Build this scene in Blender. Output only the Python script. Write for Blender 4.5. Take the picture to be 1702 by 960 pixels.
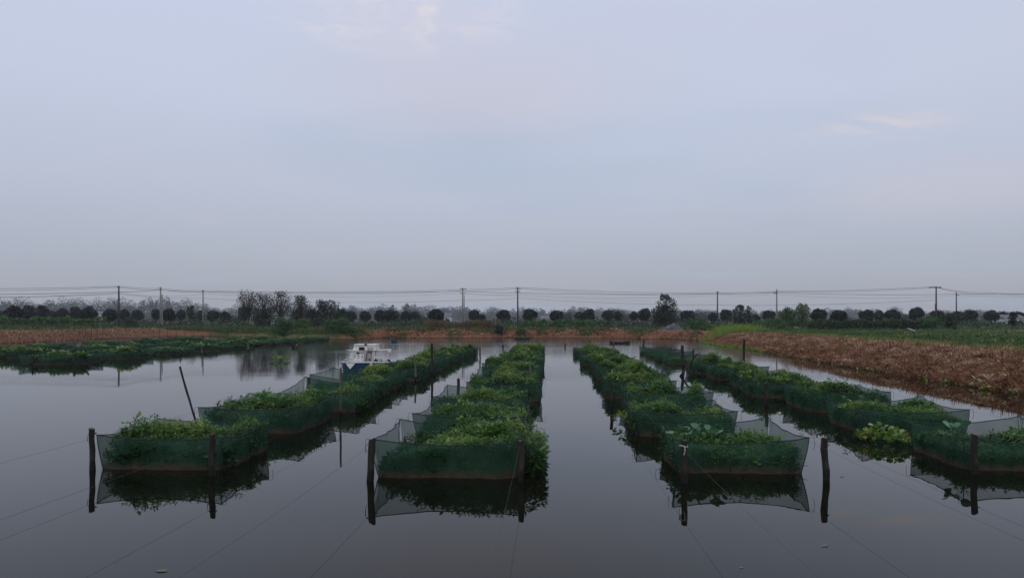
import bpy, bmesh, math, random
import numpy as np
from mathutils import Vector, noise as mnoise

for o in list(bpy.data.objects):
    bpy.data.objects.remove(o)
SC = bpy.context.scene
C = SC.collection
F = 1250.0            # focal length in photograph pixels
HY = 533.0            # horizon row in the photograph
CH = 2.5              # camera height above the water
SH = 61.0 / 1250.0    # rows of cages run slightly to the right of the view axis

# ------------------------------------------------------------------ camera
cam_d = bpy.data.cameras.new('camera')
cam_d.sensor_width = 36.0
cam_d.lens = 36.0 * F / 1702.0
cam_d.shift_y = (HY - 480.0) / 1702.0
cam_d.clip_start = 0.1
cam_d.clip_end = 8000.0
cam = bpy.data.objects.new('camera', cam_d)
cam.location = (0, 0, CH)
cam.rotation_euler = (math.radians(90), 0, 0)
C.objects.link(cam)
SC.camera = cam

# ------------------------------------------------------------------ sky
SUN_EL, SUN_AZ = math.radians(32), math.radians(205)
world = bpy.data.worlds.new('World')
SC.world = world
world.use_nodes = True
nt = world.node_tree
nt.nodes.clear()
def N(tree, typ, **kw):
    n = tree.nodes.new(typ)
    for k, v in kw.items():
        if k.startswith('i_'):
            n.inputs[k[2:].replace('_', ' ')].default_value = v
        else:
            setattr(n, k, v)
    return n
wo = N(nt, 'ShaderNodeOutputWorld')
sky = N(nt, 'ShaderNodeTexSky', sky_type='NISHITA', sun_disc=False)
sky.sun_elevation = SUN_EL
sky.sun_rotation = SUN_AZ
sky.air_density = 1.2
sky.dust_density = 3.0
bg1 = N(nt, 'ShaderNodeBackground')
bg1.inputs['Strength'].default_value = 0.07
nt.links.new(sky.outputs[0], bg1.inputs['Color'])
tc = N(nt, 'ShaderNodeTexCoord')
sep = N(nt, 'ShaderNodeSeparateXYZ')
nt.links.new(tc.outputs['Generated'], sep.inputs[0])
ramp = N(nt, 'ShaderNodeValToRGB')
cr = ramp.color_ramp
stops = [(0.0, (.388, .408, .455)), (0.07, (.440, .474, .560)), (0.17, (.525, .578, .712)), (0.28, (.592, .648, .802)),
         (0.42, (.610, .672, .852)), (1.0, (.68, .73, .90))]
cr.elements[0].position = stops[0][0]; cr.elements[0].color = (*stops[0][1], 1)
cr.elements[1].position = stops[-1][0]; cr.elements[1].color = (*stops[-1][1], 1)
for p, c in stops[1:-1]:
    e = cr.elements.new(p); e.color = (*c, 1)
nt.links.new(sep.outputs['Z'], ramp.inputs[0])
# flat cloud-deck coordinates: direction / (z + 0.12)
addz = N(nt, 'ShaderNodeMath', operation='ADD'); addz.inputs[1].default_value = 0.13
nt.links.new(sep.outputs['Z'], addz.inputs[0])
absz = N(nt, 'ShaderNodeMath', operation='MAXIMUM'); absz.inputs[1].default_value = 0.05
nt.links.new(addz.outputs[0], absz.inputs[0])
dx = N(nt, 'ShaderNodeMath', operation='DIVIDE'); dy = N(nt, 'ShaderNodeMath', operation='DIVIDE')
nt.links.new(sep.outputs['X'], dx.inputs[0]); nt.links.new(absz.outputs[0], dx.inputs[1])
nt.links.new(sep.outputs['Y'], dy.inputs[0]); nt.links.new(absz.outputs[0], dy.inputs[1])
comb = N(nt, 'ShaderNodeCombineXYZ')
nt.links.new(dx.outputs[0], comb.inputs[0]); nt.links.new(dy.outputs[0], comb.inputs[1])
def wnoise(scale, detail, lo, hi, off=(0, 0, 0), sc=(1, 1, 1), dist=0.0):
    mp = N(nt, 'ShaderNodeMapping'); mp.inputs['Location'].default_value = off; mp.inputs['Scale'].default_value = sc
    nt.links.new(comb.outputs[0], mp.inputs[0])
    nz = N(nt, 'ShaderNodeTexNoise'); nz.inputs['Scale'].default_value = scale; nz.inputs['Detail'].default_value = detail
    nz.inputs['Roughness'].default_value = 0.55; nz.inputs['Distortion'].default_value = dist
    nt.links.new(mp.outputs[0], nz.inputs[0])
    mr = N(nt, 'ShaderNodeMapRange', interpolation_type='SMOOTHSTEP')
    mr.inputs[1].default_value = lo; mr.inputs[2].default_value = hi
    nt.links.new(nz.outputs[0], mr.inputs[0])
    return mr.outputs[0]
def wmix(a, b_col, fac, amount):
    m = N(nt, 'ShaderNodeMath', operation='MULTIPLY'); m.inputs[1].default_value = amount
    nt.links.new(fac, m.inputs[0])
    mx = N(nt, 'ShaderNodeMix', data_type='RGBA')
    nt.links.new(m.outputs[0], mx.inputs[0]); nt.links.new(a, mx.inputs[6]); mx.inputs[7].default_value = (*b_col, 1)
    return mx.outputs[2]
col = ramp.outputs[0]
col = wmix(col, (.60, .555, .64), wnoise(0.55, 3, .42, .75, (3.1, 1.2, 0), (.7, 1, 1)), .20)     # mauve veils
col = wmix(col, (.43, .52, .66), wnoise(0.8, 2, .50, .75, (9.1, 5.2, 0), (.7, 1, 1)), .5)      # bluer gaps
def wblob(c, r, soft=1.0):
    """soft mask round one direction of the sky"""
    mp = N(nt, 'ShaderNodeMapping', vector_type='POINT')
    mp.inputs['Scale'].default_value = tuple(1 / q for q in r)
    mp.inputs['Location'].default_value = tuple(-p / q for p, q in zip(c, r))
    nt.links.new(tc.outputs['Generated'], mp.inputs[0])
    ln = N(nt, 'ShaderNodeVectorMath', operation='LENGTH'); nt.links.new(mp.outputs[0], ln.inputs[0])
    mr = N(nt, 'ShaderNodeMapRange', interpolation_type='SMOOTHSTEP')
    mr.inputs[1].default_value = 1.0; mr.inputs[2].default_value = .15
    nt.links.new(ln.outputs['Value'], mr.inputs[0])
    return mr.outputs[0]
def wmul(a, b):
    m = N(nt, 'ShaderNodeMath', operation='MULTIPLY'); nt.links.new(a, m.inputs[0]); nt.links.new(b, m.inputs[1]); return m.outputs[0]
wisp = wnoise(6.5, 8, .40, .70, (1.45, .35, 0), (.8, 1.1, 1), 1.2)
col = wmix(col, (.64, .565, .62), wblob((-.05, .94, .30), (.32, .5, .09)), .3)
col = wmix(col, (.72, .67, .76), wblob((-.140, .918, .378), (.17, .4, .06)), .35)
col = wmix(col, (.90, .82, .80), wmul(wisp, wblob((-.140, .918, .374), (.20, .4, .058))), .6)   # cream wisps, high ahead
wisp2 = wnoise(5.5, 8, .36, .66, (5.2, 2.9, 0), (.6, 1.5, 1), .9)
col = wmix(col, (.70, .66, .70), wmul(wisp2, wblob((.425, .875, .226), (.10, .3, .026))), .85)    # small bar of cloud to the right
col = wmix(col, (.66, .60, .66), wblob((.50, .84, .15), (.20, .4, .05)), .35)
col = wmix(col, (.70, .66, .70), wnoise(1.6, 6, .60, .85, (4.4, 7.3, 0), (.6, 1.2, 1), .5), .25)
bg2 = N(nt, 'ShaderNodeBackground'); bg2.inputs['Strength'].default_value = 1.0
nt.links.new(col, bg2.inputs['Color'])
mxs = N(nt, 'ShaderNodeMixShader'); mxs.inputs[0].default_value = 0.92
nt.links.new(bg1.outputs[0], mxs.inputs[1]); nt.links.new(bg2.outputs[0], mxs.inputs[2])
nt.links.new(mxs.outputs[0], wo.inputs['Surface'])

# ------------------------------------------------------------------ sun (veiled by cloud) and exposure
sl = bpy.data.lights.new('sun', 'SUN')
sl.energy = 0.5
sl.angle = math.radians(25)
sl.color = (1.0, .95, .88)
so = bpy.data.objects.new('sun', sl)
sd = Vector((math.sin(SUN_AZ) * math.cos(SUN_EL), math.cos(SUN_AZ) * math.cos(SUN_EL), math.sin(SUN_EL)))
so.rotation_euler = sd.to_track_quat('Z', 'Y').to_euler()
so.location = sd * 50
C.objects.link(so)
vs = SC.view_settings
vs.view_transform = 'Standard'; vs.look = 'None'; vs.exposure = 0.0; vs.gamma = 1.0; vs.use_curve_mapping = False
cy = SC.cycles
cy.use_denoising = True
cy.max_bounces = 6; cy.diffuse_bounces = 2; cy.glossy_bounces = 3; cy.transmission_bounces = 4
cy.transparent_max_bounces = 24; cy.volume_bounces = 0
SC.render.engine = 'CYCLES'

# ------------------------------------------------------------------ helpers
def at(px, d, z=0.0):
    """a point of the place at depth d (m) along column px, height z"""
    return Vector(((px - 851.0) / F * d, d, z))
def zat(py, d):
    return CH - (py - HY) / F * d
def dwater(py):
    return F * CH / (py - HY)
def link(name, data, parent=None):
    o = bpy.data.objects.new(name, data)
    C.objects.link(o)
    if parent is not None:
        o.parent = parent
    return o
def tag(o, label, cat, group=None):
    o['label'] = label; o['category'] = cat
    if group: o['group'] = group
    return o
def empty(name, loc, rz=0.0):
    o = link(name, None)
    o.location = loc; o.rotation_euler = (0, 0, rz); o.empty_display_size = 0.2
    return o
def mesh_np(name, V, polys, mats, tint=None, matidx=None, smooth=False):
    """polys: int array (n,k); V (m,3)"""
    V = np.asarray(V, dtype=np.float32).reshape(-1, 3)
    polys = np.asarray(polys, dtype=np.int32)
    n, k = polys.shape
    me = bpy.data.meshes.new(name)
    me.vertices.add(len(V)); me.vertices.foreach_set('co', V.ravel())
    me.loops.add(n * k); me.loops.foreach_set('vertex_index', polys.ravel())
    me.polygons.add(n)
    me.polygons.foreach_set('loop_start', np.arange(0, n * k, k, dtype=np.int32))
    me.polygons.foreach_set('loop_total', np.full(n, k, dtype=np.int32))
    for m in (mats if isinstance(mats, (list, tuple)) else [mats]):
        me.materials.append(m)
    if matidx is not None:
        me.polygons.foreach_set('material_index', np.asarray(matidx, dtype=np.int32))
    if smooth:
        me.polygons.foreach_set('use_smooth', np.ones(n, dtype=bool))
    if tint is not None:
        a = me.attributes.new('tint', 'FLOAT', 'POINT')
        a.data.foreach_set('value', np.asarray(tint, dtype=np.float32).ravel())
    me.update(calc_edges=True)
    me.validate()
    return me
def unit(a):
    return a / np.maximum(np.linalg.norm(a, axis=-1, keepdims=True), 1e-9)
def leaf_quads(P, D, S, L, W, bend=0.0):
    """kite-shaped leaves: base P, direction D, side S, length L, width W"""
    L = np.asarray(L).reshape(-1, 1); W = np.asarray(W).reshape(-1, 1)
    up = np.cross(S, D)
    mid = P + D * L * 0.45 + up * L * bend
    V = np.stack([P, mid + S * W * .5, P + D * L, mid - S * W * .5], axis=1)
    return V.reshape(-1, 3)
def rand_side(D, rng):
    r = rng.normal(size=D.shape); r[:, 2] *= .35
    return unit(np.cross(D, np.cross(r, D) + 1e-4))
def quads_idx(n, start=0):
    return (np.arange(n * 4, dtype=np.int32) + start).reshape(n, 4)
def tube_np(pts, r, sides=6, cap=True):
    """returns verts, quads for a tube along pts, r scalar or list"""
    pts = [Vector(p) for p in pts]
    n = len(pts)
    rr = r if hasattr(r, '__len__') else [r] * n
    V = []; Q = []
    ref = Vector((0.31, 0.17, 0.93))
    for i, p in enumerate(pts):
        t = (pts[min(i + 1, n - 1)] - pts[max(i - 1, 0)]).normalized()
        a = t.cross(ref)
        if a.length < 1e-3: a = t.cross(Vector((1, 0, 0)))
        a.normalize(); b = t.cross(a)
        for s in range(sides):
            an = 2 * math.pi * s / sides
            V.append(p + (a * math.cos(an) + b * math.sin(an)) * rr[i])
    for i in range(n - 1):
        for s in range(sides):
            Q.append((i * sides + s, i * sides + (s + 1) % sides, (i + 1) * sides + (s + 1) % sides, (i + 1) * sides + s))
    return V, Q
class MB:
    """collects shapes into one mesh"""
    def __init__(s): s.V = []; s.Fc = []
    def add(s, V, Fc):
        k = len(s.V); s.V += [tuple(v) for v in V]; s.Fc += [tuple(i + k for i in f) for f in Fc]; return s
    def tube(s, pts, r, sides=6):
        V, Q = tube_np(pts, r, sides)
        k = len(pts)
        Q = list(Q) + [tuple(reversed(range(sides))), tuple(range((k - 1) * sides, k * sides))]
        return s.add(V, Q)
    def box(s, x0, x1, y0, y1, z0, z1):
        V = [(x0, y0, z0), (x1, y0, z0), (x1, y1, z0), (x0, y1, z0), (x0, y0, z1), (x1, y0, z1), (x1, y1, z1), (x0, y1, z1)]
        return s.add(V, [(0, 3, 2, 1), (4, 5, 6, 7), (0, 1, 5, 4), (1, 2, 6, 5), (2, 3, 7, 6), (3, 0, 4, 7)])
    def build(s, name, m, parent=None, smooth=False, bevel=0.0):
        me = bpy.data.meshes.new(name); me.from_pydata(s.V, [], s.Fc); me.materials.append(m)
        if smooth:
            for p in me.polygons: p.use_smooth = True
        me.update()
        o = link(name, me, parent)
        if bevel:
            b = o.modifiers.new('bevel', 'BEVEL'); b.width = bevel; b.segments = 2
        return o

# ------------------------------------------------------------------ materials
def new_mat(name):
    m = bpy.data.materials.new(name); m.use_nodes = True
    t = m.node_tree; t.nodes.clear()
    out = N(t, 'ShaderNodeOutputMaterial')
    return m, t, out
def ramp_node(t, stops):
    r = N(t, 'ShaderNodeValToRGB'); c = r.color_ramp
    c.elements[0].position = stops[0][0]; c.elements[0].color = (*stops[0][1], 1)
    c.elements[1].position = stops[-1][0]; c.elements[1].color = (*stops[-1][1], 1)
    for p, q in stops[1:-1]:
        e = c.elements.new(p); e.color = (*q, 1)
    return r
def leaf_mat(name, stops, trans=0.3, rough=0.5, spec=0.3):
    m, t, out = new_mat(name)
    a = N(t, 'ShaderNodeAttribute', attribute_name='tint')
    r = ramp_node(t, stops)
    t.links.new(a.outputs['Fac'], r.inputs[0])
    p = N(t, 'ShaderNodeBsdfPrincipled')
    p.inputs['Roughness'].default_value = rough; p.inputs['Specular IOR Level'].default_value = spec
    t.links.new(r.outputs[0], p.inputs['Base Color'])
    if trans > 0:
        tr = N(t, 'ShaderNodeBsdfTranslucent'); t.links.new(r.outputs[0], tr.inputs['Color'])
        mx = N(t, 'ShaderNodeMixShader'); mx.inputs[0].default_value = trans
        t.links.new(p.outputs[0], mx.inputs[1]); t.links.new(tr.outputs[0], mx.inputs[2])
        t.links.new(mx.outputs[0], out.inputs[0])
    else:
        t.links.new(p.outputs[0], out.inputs[0])
    return m
def noise_mat(name, stops, scale=6.0, rough=.8, bump=.3, bscale=None, stretch=(1, 1, 1), detail=6, spec=.3, dist=.02, wet=False):
    m, t, out = new_mat(name)
    tcn = N(t, 'ShaderNodeTexCoord'); mp = N(t, 'ShaderNodeMapping'); mp.inputs['Scale'].default_value = stretch
    t.links.new(tcn.outputs['Object'], mp.inputs[0])
    nz = N(t, 'ShaderNodeTexNoise'); nz.inputs['Scale'].default_value = scale; nz.inputs['Detail'].default_value = detail
    t.links.new(mp.outputs[0], nz.inputs[0])
    r = ramp_node(t, stops); t.links.new(nz.outputs[0], r.inputs[0])
    p = N(t, 'ShaderNodeBsdfPrincipled'); p.inputs['Roughness'].default_value = rough
    p.inputs['Specular IOR Level'].default_value = spec
    t.links.new(r.outputs[0], p.inputs['Base Color'])
    if wet:
        spz = N(t, 'ShaderNodeSeparateXYZ'); t.links.new(tcn.outputs['Object'], spz.inputs[0])
        ad = N(t, 'ShaderNodeMath', operation='MULTIPLY_ADD'); ad.inputs[1].default_value = -.25
        t.links.new(nz.outputs[0], ad.inputs[0]); t.links.new(spz.outputs['Z'], ad.inputs[2])
        wm_ = N(t, 'ShaderNodeMapRange', interpolation_type='SMOOTHSTEP'); wm_.inputs[1].default_value = .10; wm_.inputs[2].default_value = -.03
        t.links.new(ad.outputs[0], wm_.inputs[0])
        mw_ = N(t, 'ShaderNodeMix', data_type='RGBA'); t.links.new(wm_.outputs[0], mw_.inputs[0]); t.links.new(r.outputs[0], mw_.inputs[6])
        mw_.inputs[7].default_value = (.008, .008, .006, 1)
        t.links.new(mw_.outputs[2], p.inputs['Base Color'])
    if bump:
        nb = N(t, 'ShaderNodeTexNoise'); nb.inputs['Scale'].default_value = bscale or scale * 2; nb.inputs['Detail'].default_value = 5
        t.links.new(mp.outputs[0], nb.inputs[0])
        b = N(t, 'ShaderNodeBump'); b.inputs['Strength'].default_value = bump; b.inputs['Distance'].default_value = dist
        t.links.new(nb.outputs[0], b.inputs['Height']); t.links.new(b.outputs[0], p.inputs['Normal'])
    t.links.new(p.outputs[0], out.inputs[0])
    return m

M = {}
M['weed'] = leaf_mat('pond_weed_leaf', [(0, (.008, .022, .008)), (.3, (.024, .066, .015)), (.6, (.062, .155, .026)), (.88, (.118, .235, .040)), (1, (.21, .27, .06))])
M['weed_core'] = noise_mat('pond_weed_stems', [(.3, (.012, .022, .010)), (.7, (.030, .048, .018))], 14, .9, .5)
M['hyacinth'] = leaf_mat('hyacinth_leaf', [(0, (.03, .10, .02)), (.5, (.08, .20, .03)), (.8, (.20, .30, .05)), (1, (.38, .36, .09))], .3, .35)
M['cabbage'] = leaf_mat('broad_leaf', [(0, (.06, .15, .07)), (1, (.11, .24, .12))], .2, .4)
M['osman'] = leaf_mat('dark_evergreen_leaf', [(0, (.006, .010, .009)), (.5, (.014, .022, .017)), (1, (.034, .046, .030))], .1, .5)
M['tree'] = leaf_mat('mid_green_leaf', [(0, (.010, .022, .010)), (.5, (.022, .045, .018)), (1, (.05, .085, .028))], .2, .5)
M['bush'] = leaf_mat('bush_leaf', [(0, (.020, .055, .020)), (.5, (.042, .115, .032)), (1, (.11, .21, .055))], .25, .5)
M['bamboo'] = leaf_mat('pale_green_leaf', [(0, (.03, .07, .015)), (.5, (.065, .13, .03)), (1, (.13, .20, .05))], .3, .5)
M['lime'] = leaf_mat('lime_reed_leaf', [(0, (.09, .17, .02)), (.5, (.17, .27, .035)), (1, (.30, .34, .07))], .3, .5)
M['bare'] = leaf_mat('sparse_grey_leaf', [(0, (.022, .025, .017)), (1, (.07, .074, .048))], .15, .7)
M['wood_far'] = leaf_mat('far_wood_leaf', [(0, (.015, .028, .022)), (1, (.04, .06, .045))], .1, .7)
M['dry'] = leaf_mat('dry_weed_blade', [(0, (.05, .024, .014)), (.3, (.17, .078, .038)), (.62, (.31, .165, .088)), (.88, (.46, .30, .19)), (1, (.68, .54, .40))], .2, .8, .1)
M['grass'] = leaf_mat('green_grass_blade', [(0, (.022, .060, .022)), (.35, (.05, .115, .03)), (.65, (.12, .165, .04)), (1, (.30, .24, .10))], .25, .6)
M['corn'] = leaf_mat('corn_stalk_blade', [(0, (.05, .035, .02)), (.6, (.14, .10, .045)), (.85, (.10, .13, .04)), (1, (.28, .19, .07))], .2, .7)
M['bark'] = noise_mat('bark', [(.3, (.03, .024, .019)), (.7, (.075, .062, .05))], 5, .9, .5, stretch=(1, 1, .3))
M['post'] = noise_mat('wet_dark_wood', [(.3, (.012, .009, .008)), (.55, (.028, .021, .016)), (.75, (.095, .072, .056))], 9, .8, .9, 22, (1, 1, .12), wet=True)
M['pale_post'] = noise_mat('weathered_pale_wood', [(.3, (.05, .044, .036)), (.55, (.14, .125, .105)), (.75, (.24, .215, .18))], 9, .85, .6, 22, (1, 1, .12), wet=True)
M['post_top'] = noise_mat('cut_wood', [(.3, (.11, .09, .07)), (.7, (.22, .18, .14))], 30, .9, .3)
M['rope'] = noise_mat('dark_cord', [(.3, (.012, .018, .022)), (.7, (.035, .045, .050))], 60, .8, .2)
M['line'] = noise_mat('grey_line', [(.3, (.05, .055, .06)), (.7, (.10, .105, .11))], 60, .8, 0)
M['pale_rope'] = noise_mat('pale_cord', [(.3, (.25, .23, .20)), (.7, (.5, .47, .42))], 60, .8, .2)
M['concrete'] = noise_mat('pole_concrete', [(.3, (.16, .16, .155)), (.7, (.27, .265, .255))], 3, .85, .2)
M['dark_pole'] = noise_mat('dark_pole', [(.3, (.035, .035, .036)), (.7, (.075, .073, .070))], 3, .85, .2)
M['wire'] = noise_mat('cable', [(.3, (.02, .02, .022)), (.7, (.035, .035, .04))], 3, .6, 0)
M['white'] = noise_mat('boat_white_paint', [(.35, (.55, .53, .50)), (.6, (.78, .76, .73))], 5, .5, .15)
M['canvas'] = noise_mat('dull_canvas', [(.35, (.33, .31, .28)), (.6, (.48, .45, .41))], 8, .8, .4)
M['blue'] = noise_mat('boat_blue_paint', [(.35, (.008, .035, .08)), (.65, (.02, .07, .14))], 4, .4, .15)
M['black'] = noise_mat('black_metal', [(.3, (.01, .01, .011)), (.7, (.025, .025, .027))], 6, .5, .1)
M['plank'] = noise_mat('dark_plank', [(.3, (.018, .016, .015)), (.7, (.045, .04, .036))], 6, .8, .4)
M['tarp'] = noise_mat('grey_tarp', [(.3, (.03, .034, .034)), (.55, (.07, .075, .072)), (.7, (.15, .155, .15))], 2, .6, .6)
M['rubble'] = noise_mat('pale_rubble', [(.3, (.30, .28, .26)), (.7, (.58, .55, .52))], 6, .85, .4)
M['house'] = noise_mat('pale_render', [(.3, (.5, .51, .53)), (.7, (.66, .67, .69))], .8, .9, .1)
M['roof'] = noise_mat('grey_roof', [(.3, (.12, .12, .13)), (.7, (.2, .2, .21))], .8, .9, .1)
M['leaf_fallen'] = noise_mat('fallen_leaf', [(.3, (.20, .19, .12)), (.7, (.38, .36, .24))], 20, .7, .2)
M['foam'] = noise_mat('pale_scrap', [(.3, (.45, .45, .42)), (.7, (.62, .6, .56))], 20, .7, .2)

def net_material():
    m, t, out = new_mat('green_fine_mesh')
    tcn = N(t, 'ShaderNodeTexCoord')
    sp = N(t, 'ShaderNodeSeparateXYZ'); t.links.new(tcn.outputs['Object'], sp.inputs[0])
    nz = N(t, 'ShaderNodeTexNoise'); nz.inputs['Scale'].default_value = 2.2; nz.inputs['Detail'].default_value = 5
    t.links.new(tcn.outputs['Object'], nz.inputs[0])
    c1 = ramp_node(t, [(.3, (.024, .068, .042)), (.55, (.040, .102, .064)), (.75, (.070, .145, .098))])
    t.links.new(nz.outputs[0], c1.inputs[0])
    # mud and algae left on the mesh along the waterline, ragged upper edge
    nz2 = N(t, 'ShaderNodeTexNoise'); nz2.inputs['Scale'].default_value = 4.5; nz2.inputs['Detail'].default_value = 7
    t.links.new(tcn.outputs['Object'], nz2.inputs[0])
    ml = N(t, 'ShaderNodeMath', operation='MULTIPLY_ADD'); ml.inputs[1].default_value = .30; ml.inputs[2].default_value = -.04
    t.links.new(nz2.outputs[0], ml.inputs[0])
    sb = N(t, 'ShaderNodeMath', operation='SUBTRACT'); t.links.new(ml.outputs[0], sb.inputs[0]); t.links.new(sp.outputs['Z'], sb.inputs[1])
    mr = N(t, 'ShaderNodeMapRange', interpolation_type='SMOOTHSTEP'); mr.inputs[1].default_value = -.06; mr.inputs[2].default_value = .10
    t.links.new(sb.outputs[0], mr.inputs[0])
    cm = N(t, 'ShaderNodeMix', data_type='RGBA'); t.links.new(mr.outputs[0], cm.inputs[0]); t.links.new(c1.outputs[0], cm.inputs[6])
    cm.inputs[7].default_value = (.105, .082, .058, 1)
    df = N(t, 'ShaderNodeBsdfDiffuse'); t.links.new(cm.outputs[2], df.inputs['Color'])
    tl = N(t, 'ShaderNodeBsdfTranslucent'); t.links.new(cm.outputs[2], tl.inputs['Color'])
    m1 = N(t, 'ShaderNodeMixShader'); m1.inputs[0].default_value = .35
    t.links.new(df.outputs[0], m1.inputs[1]); t.links.new(tl.outputs[0], m1.inputs[2])
    tp = N(t, 'ShaderNodeBsdfTransparent')
    op = N(t, 'ShaderNodeMath', operation='MULTIPLY_ADD'); op.inputs[1].default_value = .30; op.inputs[2].default_value = .38
    op.use_clamp = True
    t.links.new(mr.outputs[0], op.inputs[0])
    nz3 = N(t, 'ShaderNodeTexNoise'); nz3.inputs['Scale'].default_value = 2.1; nz3.inputs['Detail'].default_value = 6
    t.links.new(tcn.outputs['Object'], nz3.inputs[0])
    op2 = N(t, 'ShaderNodeMath', operation='MULTIPLY_ADD'); op2.inputs[1].default_value = .34
    t.links.new(nz3.outputs[0], op2.inputs[0]); t.links.new(op.outputs[0], op2.inputs[2])
    m2 = N(t, 'ShaderNodeMixShader'); t.links.new(op2.outputs[0], m2.inputs[0])
    t.links.new(tp.outputs[0], m2.inputs[1]); t.links.new(m1.outputs[0], m2.inputs[2])
    t.links.new(m2.outputs[0], out.inputs[0])
    return m
M['net'] = net_material()

def water_material():
    m, t, out = new_mat('still_pond_water')
    tcn = N(t, 'ShaderNodeTexCoord')
    mp = N(t, 'ShaderNodeMapping'); mp.inputs['Scale'].default_value = (.8, 1.6, 1)
    t.links.new(tcn.outputs['Object'], mp.inputs[0])
    nz = N(t, 'ShaderNodeTexNoise'); nz.inputs['Scale'].default_value = 1.6; nz.inputs['Detail'].default_value = 3; nz.inputs['Roughness'].default_value = .45
    t.links.new(mp.outputs[0], nz.inputs[0])
    big = N(t, 'ShaderNodeTexNoise'); big.inputs['Scale'].default_value = .07; big.inputs['Detail'].default_value = 3
    t.links.new(mp.outputs[0], big.inputs[0])
    br = N(t, 'ShaderNodeMapRange', interpolation_type='SMOOTHSTEP'); br.inputs[1].default_value = .42; br.inputs[2].default_value = .68
    br.inputs[3].default_value = .30; br.inputs[4].default_value = 1.0
    t.links.new(big.outputs[0], br.inputs[0])
    spw = N(t, 'ShaderNodeSeparateXYZ'); t.links.new(tcn.outputs['Object'], spw.inputs[0])
    yr = N(t, 'ShaderNodeMapRange', interpolation_type='SMOOTHSTEP'); yr.inputs[1].default_value = 22; yr.inputs[2].default_value = 75
    yr.inputs[3].default_value = .25; yr.inputs[4].default_value = 4.0
    t.links.new(spw.outputs['Y'], yr.inputs[0])
    h0 = N(t, 'ShaderNodeMath', operation='MULTIPLY'); t.links.new(nz.outputs[0], h0.inputs[0]); t.links.new(br.outputs[0], h0.inputs[1])
    hh = N(t, 'ShaderNodeMath', operation='MULTIPLY'); t.links.new(h0.outputs[0], hh.inputs[0]); t.links.new(yr.outputs[0], hh.inputs[1])
    b = N(t, 'ShaderNodeBump'); b.inputs['Strength'].default_value = 1.0; b.inputs['Distance'].default_value = .0045
    t.links.new(hh.outputs[0], b.inputs['Height'])
    p = N(t, 'ShaderNodeBsdfPrincipled')
    p.inputs['Base Color'].default_value = (.006, .0065, .0035, 1)
    p.inputs['Roughness'].default_value = .0
    p.inputs['IOR'].default_value = 1.195
    rr = N(t, 'ShaderNodeMapRange'); rr.inputs[1].default_value = .25; rr.inputs[2].default_value = 4; rr.inputs[3].default_value = .012; rr.inputs[4].default_value = .09
    t.links.new(yr.outputs[0], rr.inputs[0]); t.links.new(rr.outputs[0], p.inputs['Roughness'])
    t.links.new(b.outputs[0], p.inputs['Normal'])
    t.links.new(p.outputs[0], out.inputs[0])
    return m
M['water'] = water_material()

# ------------------------------------------------------------------ ground
POND = np.array([(-56, 1.2), (17.0, 1.2), (17.0, 12), (17.2, 25), (17.8, 36), (18.8, 48), (20.4, 62), (21.4, 74), (22.4, 86), (24.5, 97),
                 (22.0, 104), (12.0, 108), (4.0, 110), (2.2, 112), (-1.5, 112), (-3, 109), (-12, 110), (-20, 109), (-22.5, 104), (-28, 102),
                 (-32, 106), (-38, 118), (-47, 124), (-55, 122), (-57, 95), (-55.5, 70), (-56, 40)], dtype=float)
def pond_sd(X, Y):
    """signed distance to the shoreline, negative over water"""
    d = np.full(X.shape, 1e9); inside = np.zeros(X.shape, bool)
    n = len(POND)
    for i in range(n):
        a = POND[i]; b = POND[(i + 1) % n]
        e = b - a
        t = np.clip(((X - a[0]) * e[0] + (Y - a[1]) * e[1]) / (e @ e), 0, 1)
        d = np.minimum(d, np.hypot(X - a[0] - t * e[0], Y - a[1] - t * e[1]))
        c = (a[1] > Y) != (b[1] > Y)
        with np.errstate(divide='ignore', invalid='ignore'):
            xi = a[0] + (Y - a[1]) * e[0] / (e[1] if e[1] else 1e-9)
        inside ^= c & (X < xi)
    return np.where(inside, -d, d)
_rng = np.random.default_rng(5)
_K = [(_rng.uniform(.12, .9), _rng.uniform(0, 6.28), _rng.uniform(0, 6.28)) for _ in range(14)]
def wav(X, Y):
    s = np.zeros(X.shape)
    for k, a, ph in _K:
        s = s + np.sin((X * math.cos(a) + Y * math.sin(a)) * k * 2.2 + ph) / (1 + 2.5 * k)
    return s / 5.0
def ground_z(X, Y):
    X = np.asarray(X, float); Y = np.asarray(Y, float)
    w = wav(X, Y)
    sdv = pond_sd(X, Y) + .45 * w
    rightness = np.clip((X - 10) / 8, 0, 1) * np.clip((100 - Y) / 30, 0, 1)
    top = 1.12 + .04 * rightness
    t = np.clip(sdv / (2.6 + 1.3 * rightness), 0, 1)
    up = top * (1 - (1 - t) ** 1.8)
    dn = np.clip(sdv, -1.8, 0) * .75
    z = np.where(sdv > 0, up, dn)
    z = z + np.where(sdv > 0, np.clip(sdv, 0, 1) * w * .13, 0)
    near = np.clip((2.5 - Y) / 2, 0, 1)
    return z - near * np.clip(sdv, 0, 1) * .25
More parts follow.
